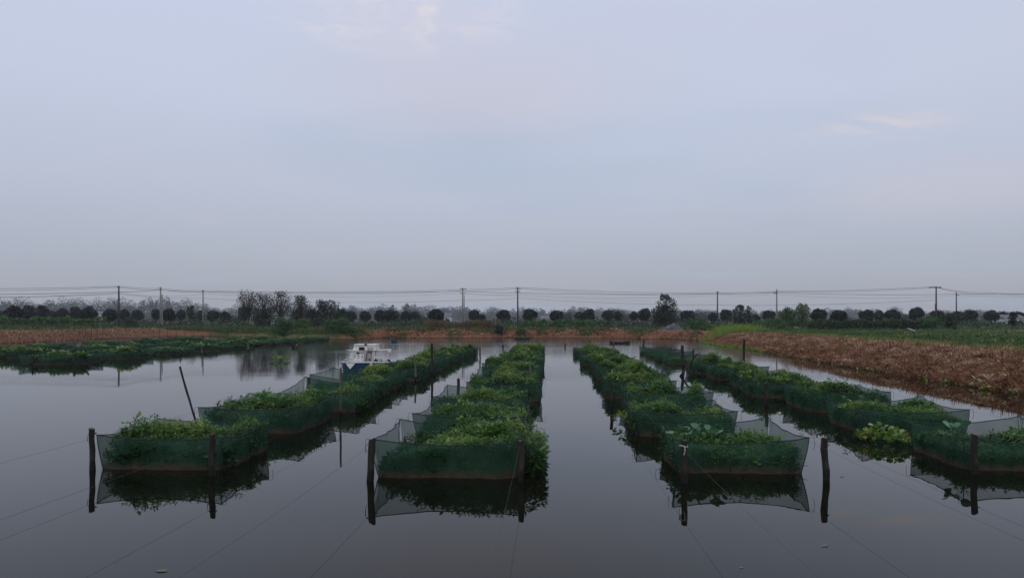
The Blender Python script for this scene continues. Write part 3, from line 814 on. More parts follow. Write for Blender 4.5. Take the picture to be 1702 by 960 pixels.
trellis(985, 1043, 123, 532, 'thinner vine hedge with net right of the dense dark hedge', M['tree'], 63, 6, dense=1.1)
trellis(1345, 1505, 104, 532, 'long dark clipped hedge behind the right bank', M['tree'], 64, 6, dense=4.5, thick=1.2, name='hedge')
trellis(1500, 1540, 100, 534, 'short dark hedge section left of the T-shaped pole', M['osman'], 65, 2, dense=4, thick=1.2, name='hedge')
def stick_fence(px0, px1, d, top, n, label, seed):
    rnd = random.Random(seed)
    a = at(px0, d); b = at(px1, d); gz = float(ground_z(np.array([(a.x + b.x) / 2]), np.array([d]))[0])
    t = empty('stick_fence', ((a.x + b.x) / 2, d, gz)); L = b.x - a.x; H = zat(top, d) - gz
    for k in range(n):
        x = -L / 2 + L * k / (n - 1)
        MB().tube([(x, 0, -.2), (x + rnd.uniform(-.08, .08), rnd.uniform(-.05, .05), H * rnd.uniform(.8, 1.1))], .03, 5).build('stake', M['bark'], t)
    for z in (.5, .9):
        MB().tube([(-L / 2, -.05, H * z), (0, -.05, H * z - .04), (L / 2, -.05, H * z)], .012, 4).build('rail_wire', M['wire'], t)
    return tag(t, label, 'fence')
stick_fence(590, 706, 114, 535, 22, 'thin stick fence along the far bank left of the corn patch', 1)
stick_fence(1038, 1112, 116, 534, 12, 'thin stick and wire fence left of the tall loose-leaved tree', 2)
stick_fence(180, 392, 117, 540, 16, 'sparse stick fence on the left far bank beneath the poles', 3)
# dry corn
rng = np.random.default_rng(70)
n = 9000
Y = rng.uniform(116, 123, n); X = (rng.uniform(706, 824, n) - 851) / F * Y
base = ground_z(X, Y)
H = 1.25 + .3 * np.sin(X * .9) + .2 * np.sin(X * 2.3 + Y); st = rng.random(n) < .3
P = np.stack([X, Y, base + np.where(st, 0, rng.random(n) * H * .8)], 1)
az = rng.uniform(0, 6.28, n); ln = np.where(st, .08, rng.uniform(.3, 1.5, n))
D = unit(np.stack([np.cos(az) * ln, np.sin(az) * ln, np.ones(n)], 1)); S = unit(np.cross(D, rng.normal(size=(n, 3))))
V = leaf_quads(P, D, S, np.where(st, H, rng.uniform(.25, .6, n)), np.where(st, .05, rng.uniform(.05, .09, n)), .1)
stuff('dry_corn_stalks', mesh_np('dry_corn_stalks', V, quads_idx(n), M['corn'], tint=np.repeat(np.clip(.2 + .4 * rng.random(n) + .3 * np.sin(X * .8) ** 4, 0, 1), 4)))

# ------------------------------------------------------------------ poles and wires
for i, (px, top, d, dark, lab) in enumerate(POLES):
    loc = at(px, d); loc.z = float(ground_z(np.array([loc.x]), np.array([d]))[0])
    H = zat(top, d) - loc.z
    m = M['dark_pole'] if dark else M['concrete']
    t = empty('utility_pole', loc)
    MB().tube([(0, 0, -.3), (0, 0, H)], [.19, .11], 8).build('shaft', m, t, smooth=True)
    arms = {3: [(.25, -.5, .7), (1.1, -.6, .5)], 4: [(.25, -.35, .5), (.8, -.45, .45)], 7: [(.12, -1.3, .8)], 6: [(.75, -.7, .1)], 8: [(.7, -.3, .6)]}.get(i, [(.2, -.25, .25)])
    for k, (dz, x0, x1) in enumerate(arms):
        w = .13 if i in (7, 6) else .07
        arm = MB().box(x0, x1, -.20, -.11, H - dz - w, H - dz + w * .4).build('crossarm', M['dark_pole'], t)
        for x in (x0 + .06, x1 - .06):
            MB().tube([(x, -.155, H - dz + w * .4), (x, -.155, H - dz + w * .4 + .16)], [.05, .03], 6).build('insulator', M['concrete'], arm)
    if i in (1, 3):
        MB().tube([(.28, 0, -.3), (.3, 0, H * .82)], [.12, .08], 8).build('stay_post', m, t)
    if i == 7:
        MB().box(-.3, -.1, -.3, -.12, H * .45, H * .58).build('meter_box', M['dark_pole'], t)
    tag(t, lab, 'utility pole', 'utility poles')
def wire(pts, label, r=.022, sag=.25):
    P = []
    for (a, b) in zip(pts[:-1], pts[1:]):
        A = at(a[0], a[2], zat(a[1], a[2])); B = at(b[0], b[2], zat(b[1], b[2]))
        for k in range(9):
            f = k / 9
            q = A.lerp(B, f); q.z -= 4 * sag * f * (1 - f) * min(1.6, (B - A).length / 40); P.append(q)
    P.append(B)
    t = MB().tube(P, r, 5).build('power_line', M['wire'])
    return tag(t, label, 'power line', 'overhead wires')
wire([(-160, 478, 121.8), (197.5, 475.4, 121.8), (267, 479, 141.8), (337.5, 482.4, 164.8), (769, 481, 149.8), (860.5, 477.4, 137.8), (1192.5, 486, 164.8), (1291, 483.5, 149.8), (1553, 476.6, 134.8), (1640, 486, 165), (1860, 488, 178)], 'topmost overhead wire running pole to pole across the photo', .028, sag=.3)
wire([(-160, 489, 121.7), (197.5, 485, 121.7), (267, 481.5, 141.7), (337.5, 484.4, 164.7), (766, 484, 149.6), (857, 486.3, 137.6), (1192.5, 488.2, 164.7), (1289, 486, 149.6), (1589.5, 488.5, 177.7), (1860, 485.5, 178)], 'thicker overhead wire just below the topmost one', .034, .2)
wire([(-160, 480, 122.2), (197.5, 477.0, 122.2), (267, 481, 142.2), (337.5, 484.8, 165.2), (769, 483, 150.2), (860.5, 479.6, 138.2), (1192.5, 487.2, 165.2), (1291, 485, 150.2), (1558, 477.6, 135.2), (1640, 487.6, 165.3), (1860, 489.5, 178.3)], 'second overhead wire strung close behind the topmost one', .024, .45)
wire([(-160, 491.5, 122.3), (197.5, 486.6, 122.3), (337.5, 488.0, 165.3), (769, 487, 150.3), (861, 489.0, 138.3), (1192.5, 490.0, 165.3), (1291, 489, 150.3), (1589.5, 490.5, 178.2), (1860, 489, 178.2)], 'faint overhead wire beneath the thicker one', .018, .5)
wire([(-160, 495, 121.6), (197.5, 488.3, 121.6), (337.5, 495.5, 164.6), (520, 501.5, 165), (769, 499, 149.4), (860.5, 495.3, 137.5), (1192.5, 506.5, 164.6), (1291, 507, 149.4), (1553, 498.5, 134.6)], 'thin lowest overhead wire above the round trees', .022, .25)
wire([(769, 488, 149.9), (860.5, 492, 138.3), (1080, 500, 150)], 'short faint wire between the two middle poles and the loose-leaved tree', .013, .1)

# ------------------------------------------------------------------ buildings and far bits
def small_house(px, d, w, h, label, roof=True):
    loc = at(px, d); loc.z = float(ground_z(np.array([loc.x]), np.array([d]))[0])
    t = empty('white_building', loc)
    MB().box(-w / 2, w / 2, 0, 5, -.2, h).build('wall', M['house'], t)
    mb = MB()
    mb.add([(-w / 2 - .2, -.3, h), (w / 2 + .2, -.3, h), (w / 2 + .2, 5.3, h), (-w / 2 - .2, 5.3, h), (-w / 2 - .2, 2.5, h + .9), (w / 2 + .2, 2.5, h + .9)],
           [(0, 1, 5, 4), (2, 3, 4, 5), (0, 4, 3), (1, 2, 5), (0, 3, 2, 1)])
    mb.build('roof', M['roof'], t)
    nwin = max(1, int(w / 2.5))
    for k in range(nwin):
        x = -w / 2 + w * (k + .5) / nwin
        MB().box(x - .4, x + .4, -.03, .05, h * .4, h * .75).build('window', M['black'], t)
    return tag(t, label, 'building')
small_house(1687, 175, 5.0, 2.0, 'low white building behind the slim trees at the right edge')
small_house(460, 150, 2.2, 2.3, 'small pale hut behind the green bush near the half-bare trees')
small_house(164, 240, 3.2, 3.6, 'distant pale hut with grey roof behind the round trees at left')
small_house(744, 178, 1.5, 2.4, 'small pale hut behind the corn right of a round tree')
small_house(906, 185, 1.8, 1.9, 'small pale hut behind the dense vine hedge')
# tarp heap
t_loc = at(1117, 112); t_loc.z = float(ground_z(np.array([t_loc.x]), np.array([112.0]))[0])
mb = MB()
gx, gy = 13, 8
for j in range(gy + 1):
    for i in range(gx + 1):
        u = i / gx * 2 - 1; v = j / gy * 2 - 1
        z = 1.35 * max(0, 1 - abs(u - .2) / (1.2 if u < .2 else .8)) ** .8 * (1 - abs(v) ** 2) ** .6 + .22 * math.sin(i * 2.1 + j * 1.3) * (1 - abs(u)) * (1 - abs(v))
        mb.V.append((u * 1.7 + .15 * v, v * 1.3, max(0, z) * .85 - .05))
for j in range(gy):
    for i in range(gx):
        a = j * (gx + 1) + i; mb.Fc.append((a, a + 1, a + gx + 2, a + gx + 1))
th = mb.build('tarp_heap', M['tarp'], smooth=False); th.location = t_loc
tag(th, 'grey tarpaulin-covered heap below the tall loose-leaved tree', 'heap')
# rubble pieces on the left shore
rnd = random.Random(9)
for i, (px, dd, sx, sz, rot, lab) in enumerate([(433, 113, 1.1, .16, .25, 'long pale slab tilted in the rubble on the left shore'), (445, 113.2, .7, .45, .1, 'large pale lump in the middle of the rubble'),
                                       (452, 112.6, .6, .25, -.4, 'pale slanting lump at the right of the rubble'), (440, 113.6, .5, .2, 0, 'small dull lump behind the rubble slab')]):
    bm = bmesh.new(); bmesh.ops.create_icosphere(bm, subdivisions=2, radius=1)
    for v in bm.verts:
        k = 1 + .25 * mnoise.noise(v.co * 1.7 + Vector((i * 7, 0, 0)))
        v.co = Vector((v.co.x * sx * k, v.co.y * .4 * k, v.co.z * sz * k))
    me = bpy.data.meshes.new('rubble'); bm.to_mesh(me); bm.free(); me.materials.append(M['rubble'])
    o = link('rubble_lump', me); p = at(px, dd); p.z = float(ground_z(np.array([p.x]), np.array([dd]))[0]) + sz * .6; o.location = p; o.rotation_euler = (0, -rot, .3)
    tag(o, lab, 'rubble', 'rubble on the left shore')
# pale boards lying on the right grass
for i, (px, d, L, rz, ry, lab) in enumerate([(1515, 62, .65, -.9, .35, 'pale board sticking out of the grass below the T-shaped pole'), (1323, 86, .6, .3, .15, 'white board lying by the bamboo')]):
    o = MB().box(-L / 2, L / 2, -.09, .09, -.025, .025).build('board', M['canvas'], bevel=.01)
    p = at(px, d); p.z = float(ground_z(np.array([p.x]), np.array([float(d)]))[0]) + .62; o.location = p; o.rotation_euler = (0, ry, rz)
    MB().tube([(L * .25, 0, -.95), (L * .25, 0, -.03)], .03, 5).build('peg', M['bark'], o)
    tag(o, lab, 'board')
def punt(px, d, L, W, h, rz, label, mat):
    """flat small boat with raised ends"""
    t = empty('punt', at(px, d, 0), rz)
    mb = MB(); n = 10; prof = []
    for i in range(n + 1):
        u = i / n * 2 - 1
        w = W / 2 * (1 - .45 * abs(u) ** 3); zb = -.1 + .28 * abs(u) ** 3 * h * 2; zt = h + .12 * abs(u) ** 2
        for (y, z) in ((-w, zt), (-w * .75, zb), (w * .75, zb), (w, zt), (w - .05, zt), (w * .7, zb + .06), (-w * .7, zb + .06), (-w + .05, zt)):
            mb.V.append((u * L / 2, y, z))
    for i in range(n):
        for k in range(8):
            a = i * 8 + k; b = i * 8 + (k + 1) % 8
            mb.Fc.append((a, b, b + 8, a + 8))
    mb.Fc.append(tuple(range(8))); mb.Fc.append(tuple(reversed(range(n * 8, n * 8 + 8))))
    mb.build('hull', mat, t)
    for x in (-L * .2, L * .2):
        MB().box(x - .1, x + .1, -W * .42, W * .42, h * .75, h * .75 + .03).build('thwart', M['plank'], t)
    return tag(t, label, 'boat')
punt(1030, 82, 2.2, .8, .22, .05, 'low dark wooden punt afloat behind the right middle row', M['plank'])
punt(868, 104, 2.2, .9, .16, -.25, 'small dark boat drawn up at the shore by the middle pole', M['plank'])
# blue drum afloat
t = empty('blue_drum', at(655, 88, 0))
MB().tube([(0, 0, -.1), (0, 0, .02), (0, 0, .25), (0, 0, .32)], [.28, .34, .36, .33], 14).build('barrel', M['blue'], t, smooth=False)
MB().tube([(0, 0, .31), (0, 0, .36)], [.35, .35], 14).build('rim', M['black'], t)
tag(t, 'dark blue plastic drum standing in the water behind the boat', 'drum')

# ------------------------------------------------------------------ work boat
def work_boat():
    d = 37.5
    k = d / F
    t = empty('work_boat', at(612, d, 0), 0)
    X = lambda px: (px - 612) * k
    Z = lambda py: CH - (py - HY) * k
    # hull: flat-bottomed, raked bow towards the left, beam 1.3 m (y)
    mb = MB()
    dk = Z(601.5)
    secs = [(X(570.5), dk + .02, dk - .10, .44), (X(574), dk, .02, .55), (X(577), dk, -.12, .62), (X(610), dk - .02, -.15, .66), (X(640), dk - .02, -.12, .64), (X(658), dk, .0, .56)]
    for (x, zt, zb, w) in secs:
        mb.V += [(x, -w, zt), (x, -w * .86, zb), (x, w * .86, zb), (x, w, zt), (x, w - .06, zt), (x, -w + .06, zt)]
    n = len(secs)
    for i in range(n - 1):
        for a, b in ((0, 1), (1, 2), (2, 3), (3, 4), (4, 5), (5, 0)):
            mb.Fc.append((i * 6 + a, i * 6 + b, i * 6 + 6 + b, i * 6 + 6 + a))
    mb.Fc.append((5, 4, 3, 2, 1, 0)); e = (n - 1) * 6; mb.Fc.append((e, e + 1, e + 2, e + 3, e + 4, e + 5))
    hull = mb.build('hull', M['blue'], t)
    # white triangle painted plate on the near side, near the bow
    y0 = -.668
    mb = MB(); pts = [(X(579), dk - .01), (X(595), dk - .01), (X(586.5), Z(612))]
    mb.V = [(x, -.60 - (x - X(570)) * .03 - .04, z) for x, z in pts] + [(x, -.56 - (x - X(570)) * .03, z) for x, z in pts]
    mb.Fc = [(0, 2, 1), (3, 4, 5), (0, 1, 4, 3), (1, 2, 5, 4), (2, 0, 3, 5)]
    mb.build('bow_plate', M['white'], hull)
    MB().box(X(619), X(623.5), -.70, -.655, Z(608), dk + .05).build('side_plate', M['white'], hull)
    MB().tube([(X(572), -.50, dk + .03), (X(577), -.63, dk + .03), (X(612), -.67, dk + .03), (X(640), -.65, dk + .03), (X(657), -.57, dk + .03)], .03, 6).build('gunwale', M['white'], hull)
    MB().tube([(X(572), .50, dk + .03), (X(577), .63, dk + .03), (X(612), .67, dk + .03), (X(640), .65, dk + .03), (X(657), .57, dk + .03)], .03, 6).build('gunwale', M['white'], hull)
    MB().box(X(573), X(655), -.55, .55, dk - .10, dk - .05).build('deck', M['canvas'], hull)
    # cabin: lower white box, slanting back panel, roof
    mb = MB(); a0, a1 = X(585.5), X(608)
    mb.V = [(a0, -.5, dk - .05), (a1, -.5, dk - .05), (a1, .5, dk - .05), (a0, .5, dk - .05), (a0 + .02, -.46, Z(586)), (a1, -.46, Z(587)), (a1, .46, Z(587)), (a0 + .02, .46, Z(586))]
    mb.Fc = [(0, 3, 2, 1), (4, 5, 6, 7), (0, 1, 5, 4), (1, 2, 6, 5), (2, 3, 7, 6), (3, 0, 4, 7)]
    cabin = mb.build('cabin', M['white'], t, bevel=.02)
    MB().box(X(596), X(600), -.53, -.44, Z(586.5), Z(584.5)).build('latch', M['black'], cabin)
    mb = MB()
    mb.V = [(X(589), -.5, Z(582.5)), (X(629), -.5, Z(582)), (X(629), .5, Z(582)), (X(589), .5, Z(582.5)), (X(592), -.44, Z(573.5)), (X(627), -.44, Z(573.5)), (X(627), .44, Z(573.5)), (X(592), .44, Z(573.5))]
    mb.Fc = [(0, 3, 2, 1), (4, 5, 6, 7), (0, 1, 5, 4), (1, 2, 6, 5), (2, 3, 7, 6), (3, 0, 4, 7)]
    can = mb.build('canopy', M['white'], t, bevel=.03)
    MB().box(X(591), X(628), -.48, .48, Z(573.5) + .003, Z(571.5)).build('roof_panel', M['white'], can, bevel=.015)
    MB().box(X(609.5), X(612.5), -.53, -.38, Z(573), Z(570)).build('lamp', M['black'], can)
    for px in (587.5, 609, 621):
        for y in (-.42, .42):
            MB().tube([(X(px), y, dk - .05), (X(px + 1), y, Z(582.3))], .022, 6).build('post', M['white'], t)
    MB().box(X(610), X(619), -.30, .30, dk - .05, Z(584)).build('engine_cover', M['canvas'], t, bevel=.05)
    MB().box(X(615), X(617), -.36, -.29, Z(598), Z(595.5)).build('engine_cap', M['black'], t)
    # boom with end block, struts and rear paddle
    MB().tube([(X(612), -.35, Z(582.3)), (X(650), -.35, Z(580.3))], .035, 6).build('boom', M['white'], t)
    MB().box(X(646.5), X(652), -.43, -.27, Z(585), Z(579)).build('boom_block', M['white'], t, bevel=.01)
    MB().tube([(X(636), -.35, Z(584)), (X(627), -.36, Z(591)), (X(621), -.38, dk - .03)], .024, 6).build('strut', M['white'], t)
    MB().tube([(X(649), -.35, Z(585)), (X(641.5), -.42, Z(600.5))], .024, 6).build('strut', M['white'], t)
    MB().tube([(X(578), -.35, Z(581)), (X(590), -.35, Z(581.8))], .02, 6).build('handle_bar', M['white'], t)
    MB().tube([(X(648), -.3, dk - .1), (X(648), -.3, Z(596.5))], [.07, .08], 8).build('motor', M['black'], t)
    MB().tube([(X(613), .1, Z(571.5)), (X(613.4), .1, Z(564))], [.014, .008], 5).build('mast', M['black'], can)
    for px in (593, 599, 605):
        MB().box(X(px) - .045, X(px) + .045, -.478, -.462, Z(597), Z(589)).build('vent_slot', M['canvas'], cabin)
    MB().box(X(600), X(609), -.497, -.455, Z(581.3), Z(576)).build('window', M['black'], can)
    MB().box(X(614), X(623), -.497, -.455, Z(581.3), Z(576)).build('window', M['canvas'], can)
    MB().tube([(X(624), -.5, dk + .02), (X(627), -.62, dk + .06), (X(629), -.70, dk - .1), (X(628), -.71, .02)], .014, 5).build('mooring_line', M['pale_rope'], t)
    for px in (626, 634):
        MB().tube([(X(px), -.30, dk - .05), (X(px), -.30, dk + .17)], [.09, .10], 10).build('bucket', M['blue'] if px == 626 else M['canvas'], t)
    MB().tube([(X(590), -.55, dk + .03), (X(590), -.55, Z(594)), (X(584), -.52, Z(594)), (X(575), -.45, Z(597)), (X(575), -.45, dk + .03)], .014, 5).build('railing', M['white'], t)
    return tag(t, 'white cabined work boat with blue hull behind the left row of cages', 'boat')
work_boat()

# ------------------------------------------------------------------ net cages
def rounded_rect(w, l, f, r):
    """point on rounded rectangle border, f in 0..4 (side index + fraction); starts front-left, runs front, right, back, left"""
    s = int(f) % 4; q = f - int(f)
    cs = [(-w / 2, -l / 2), (w / 2, -l / 2), (w / 2, l / 2), (-w / 2, l / 2)]
    a = cs[s]; b = cs[(s + 1) % 4]
    x = a[0] + (b[0] - a[0]) * q; y = a[1] + (b[1] - a[1]) * q
    if r > 0:
        ix = max(-w / 2 + r, min(w / 2 - r, x)); iy = max(-l / 2 + r, min(l / 2 - r, y))
        dx_, dy_ = x - ix, y - iy; L = math.hypot(dx_, dy_)
        if L > r: x = ix + dx_ / L * r; y = iy + dy_ / L * r
    return x, y
def cage(u, dc, w, l, h, label, group, seed, near=True, tall=None, dz=0.0):
    """a hanging net cage: u = lateral place of its centre, dc = depth of its centre"""
    rnd = random.Random(seed)
    t = empty('net_cage', (u + SH * dc, dc, 0), -math.atan(SH) + rnd.uniform(-.03, .03))
    hc = [h * rnd.uniform(.92, 1.06) for _ in range(4)]
    if tall:
        for k, v in tall.items(): hc[k] = v
    sag = [rnd.uniform(.05, .12) for _ in range(4)]
    inb = [rnd.uniform(.0, .07) for _ in range(4)]
    jit = [(rnd.uniform(-.06, .06), rnd.uniform(-.06, .06)) for _ in range(4)]
    nseg = 22 if near else 8; nz = 7 if near else 4
    ph = rnd.uniform(0, 6)
    def P(f, tz):
        f = f % 4
        s = int(f); q = f - s
        tx, ty = rounded_rect(w, l, f, 0.0)
        jx = jit[s][0] * (1 - q) + jit[(s + 1) % 4][0] * q; jy = jit[s][1] * (1 - q) + jit[(s + 1) % 4][1] * q
        b = math.sin(math.pi * q) * inb[s]
        nx_, ny_ = ((0, 1), (-1, 0), (0, -1), (1, 0))[s]
        tx += jx + nx_ * b; ty += jy + ny_ * b
        bx, by = rounded_rect(w * .98, l * .97, f, min(w, l) * .17)
        top = hc[s] * (1 - q) + hc[(s + 1) % 4] * q - sag[s] * 4 * q * (1 - q)
        e = (1 - tz) ** 1.5
        x = tx * (1 - e) + bx * e; y = ty * (1 - e) + by * e
        k = .034 * math.sin(f * 9 + ph) * math.sin(tz * 3.1) + .016 * math.sin(f * 23 + ph * 2 + tz * 2) + .010 * math.sin(f * 41 + ph - tz * 5)
        x += -nx_ * k; y += -ny_ * k
        return Vector((x, y, -.22 + (top + .22) * tz))
    if near:
        for s in range(4):
            mb = MB()
            for i in range(nseg + 1):
                for j in range(nz + 1):
                    mb.V.append(tuple(P(s + i / nseg * .9999, j / nz)))
            for i in range(nseg):
                for j in range(nz):
                    a = i * (nz + 1) + j; mb.Fc.append((a, a + nz + 1, a + nz + 2, a + 1))
            mb.build('net_panel', M['net'], t, smooth=True)
        for s in range(4):
            MB().tube([P(s + .0001, j / 5) for j in range(6)], .007, 5).build('corner_cord', M['rope'], t)
            c = P(s + .0001, 1.0)
            out = Vector((c.x, 0, 0)).normalized()
            MB().tube([c, c + out * .07 + Vector((0, 0, .01)), c + out * .09 + Vector((0, 0, -.10)), c + out * .07 + Vector((0, 0, -.2))], .004, 4).build('tie', M['rope'], t)
    else:
        mb = MB(); m = nseg * 4
        for i in range(m):
            for j in range(nz + 1):
                mb.V.append(tuple(P(i / nseg, j / nz)))
        for i in range(m):
            for j in range(nz):
                a = i * (nz + 1) + j; b = ((i + 1) % m) * (nz + 1) + j
                mb.Fc.append((a, b, b + 1, a + 1))
        mb.build('net_wall', M['net'], t, smooth=True)
    m = nseg * 4
    ring = [P(i / nseg, 1.0) for i in range(m)]
    V, Q = tube_np(ring + [ring[0]], .009 if near else .012, 5)
    MB().add(V, Q).build('rim_rope', M['rope'], t)
    tag(t, label, 'net cage', group)
    return t

def weed_mesh(w, l, hfun, n, seed, leaf=.07, over=(0, 0, 0, 0), sprout=.03):
    """a floating mat of leafy stems. over = (left, front, right, back) overhang"""
    rng = np.random.default_rng(seed)
    x = rng.uniform(-w / 2 - over[0], w / 2 + over[2], n); y = rng.uniform(-l / 2 - over[1], l / 2 + over[3], n)
    # round the corners
    ex = np.abs(x) / (w / 2); ey = np.abs(y) / (l / 2)
    fd = .18 + .40 * ((seed * 37) % 10) / 10; fw = .35 + .35 * ((seed * 53) % 10) / 10
    if n > 1700: fd *= .35
    hf0 = hfun
    hfun = lambda a, b: hf0(a, b) * (1 - fd * np.exp(-((b + l / 2) / fw) ** 2))
    h = hfun(x, y) * (1 - .24 * np.clip(np.maximum(ex ** 5, 1.5 * ey ** 4), 0, 1.5) * (np.array(over).max() < .2))
    keep = (h > .05) & ((np.minimum(ex, 1) ** 6 + np.minimum(ey, 1) ** 6) < 1.5)
    x, y, h = x[keep], y[keep], h[keep]; n = len(x)
    inside = (np.abs(x) < w / 2) & (np.abs(y) < l / 2)
    fr = rng.random(n)
    z = np.where(fr < .62, h * rng.uniform(.86, 1.04, n), h * rng.uniform(.15, .9, n))
    spr = rng.random(n) < sprout
    z = z + np.where(spr, rng.uniform(.04, .16, n), 0)
    z = np.where(inside, z, np.clip(z * rng.uniform(.35, 1, n), .05, 2))
    tip = np.stack([x, y, z], 1)
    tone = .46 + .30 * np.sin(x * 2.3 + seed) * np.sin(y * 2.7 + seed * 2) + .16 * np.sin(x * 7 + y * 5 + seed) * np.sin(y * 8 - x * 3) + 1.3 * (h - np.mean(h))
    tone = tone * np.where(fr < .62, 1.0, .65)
    Vs = []; Ts = []
    K = 7
    a0 = rng.uniform(0, 6.28, n)
    for k in range(K):
        az = a0 + k * 2.4 + rng.normal(0, .3, n)
        el = rng.uniform(-.25, .75, n) + (.5 if k == K - 1 else 0)
        D = np.stack([np.cos(az) * np.cos(el), np.sin(az) * np.cos(el), np.sin(el)], 1)
        S = np.stack([-np.sin(az), np.cos(az), rng.normal(0, .35, n)], 1); S = unit(S)
        P = tip - np.array([0, 0, 1]) * (rng.random(n) * .09)[:, None] + rng.normal(0, .015, (n, 3))
        L = leaf * rng.uniform(.65, 1.3, n)
        big = (np.sin(x * 3.7 + seed * 1.3) * np.sin(y * 3.1 + seed) + rng.normal(0, .25, n)) > .82
        L = np.where(big, L * 1.5, L)
        Vs.append(leaf_quads(P, D, S, L, L * np.where(big, rng.uniform(.5, .7, n), rng.uniform(.30, .45, n)), .10))
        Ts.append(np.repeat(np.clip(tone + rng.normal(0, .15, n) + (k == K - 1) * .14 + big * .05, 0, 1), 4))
    # stems
    root = tip * np.array([.97, .97, 0]) + np.array([0, 0, -.03]); root[:, :2] += rng.normal(0, .06, (n, 2))
    sel = rng.random(n) < .5
    D = tip[sel] - root[sel]; L = np.linalg.norm(D, axis=1); D = unit(D); S = unit(np.cross(D, rng.normal(size=D.shape)))
    Vs.append(leaf_quads(root[sel], D, S, L, np.full(len(L), .012), 0)); Ts.append(np.full(4 * len(L), .2))
    V = np.concatenate(Vs); T = np.concatenate(Ts); V[:, 2] = np.maximum(V[:, 2], -.06)
    nq = len(V) // 4
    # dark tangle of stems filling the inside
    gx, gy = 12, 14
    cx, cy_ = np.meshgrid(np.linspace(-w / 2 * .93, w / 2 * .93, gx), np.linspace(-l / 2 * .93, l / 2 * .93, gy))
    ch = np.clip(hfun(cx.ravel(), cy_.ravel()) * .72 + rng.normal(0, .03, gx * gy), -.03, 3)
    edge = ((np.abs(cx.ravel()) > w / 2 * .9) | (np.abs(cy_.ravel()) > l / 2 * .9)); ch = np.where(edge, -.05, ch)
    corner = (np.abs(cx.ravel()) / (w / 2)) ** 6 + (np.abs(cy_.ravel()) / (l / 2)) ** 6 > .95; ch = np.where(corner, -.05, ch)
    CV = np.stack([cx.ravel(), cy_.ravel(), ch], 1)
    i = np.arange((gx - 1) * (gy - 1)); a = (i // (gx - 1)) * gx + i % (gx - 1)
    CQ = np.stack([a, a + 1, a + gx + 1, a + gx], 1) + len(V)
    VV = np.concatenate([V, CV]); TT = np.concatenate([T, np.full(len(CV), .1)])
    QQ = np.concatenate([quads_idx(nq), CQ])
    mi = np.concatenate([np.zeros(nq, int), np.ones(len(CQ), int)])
    return mesh_np('weeds', VV, QQ, [M['weed'], M['weed_core']], tint=TT, matidx=mi)
def hgen(base, seed, amp=.12, dips=()):
    r = random.Random(seed)
    k = [(r.uniform(1.8, 7.0), r.uniform(0, 6.28), r.uniform(0, 6.28)) for _ in range(8)]
    def f(x, y):
        s = 0
        for q, a, p in k: s = s + np.sin((x * math.cos(a) + y * math.sin(a)) * q + p)
        h = base + amp * s / 3.2
        for (cx, cy_, rad, dep) in dips:
            h = h - dep * np.exp(-((x - cx) ** 2 + (y - cy_) ** 2) / rad ** 2)
        return np.maximum(h, .04)
    return f
ROWS = [
    dict(u=-6.52, w=2.15, say='the left row in front of the boat', grp='left row of cages'),
    dict(u=-1.63, w=2.35, say='the row left of the open water lane', grp='row left of the lane'),
    dict(u=3.15, w=2.2, say='the row right of the open water lane', grp='row right of the lane'),
    dict(u=8.1, w=2.2, say='the rightmost row beside the brown bank', grp='rightmost row of cages'),
]
FRONT = [12.6, 11.95, 12.3, 12.5]
SPOTS = [[(12.6, 2.15), (16.7, 2.9), (20.6, 2.3), (24.1, 2.5)], [(11.95, 2.15), (15.4, 2.3), (18.9, 2.4), (23.2, 2.3)],
         [(12.3, 2.1), (16.2, 2.2), (20.2, 2.2), (24.1, 2.3)], [(12.5, 2.2), (16.5, 2.2), (20.5, 2.4), (24.5, 2.3)]]
NC = [12, 13, 12, 9]
BASEH = [.58, .61, .57, .57]
LOWVAR = [weed_mesh(2.1, 2.8, hgen(.56, 900 + i, .22, [(random.Random(i).uniform(-.8, .8), -1.1, .6, .2), (random.Random(i + 9).uniform(-.9, .9), .5, .5, .18)]), 900, 950 + i, leaf=.13, over=(0, 0, 0, 0), sprout=.07) for i in range(7)]
FARVAR = [weed_mesh(2.1, 2.8, hgen(.60, 800 + i, .20), 380, 850 + i, leaf=.22, over=(0, 0, 0, 0), sprout=.03) for i in range(6)]
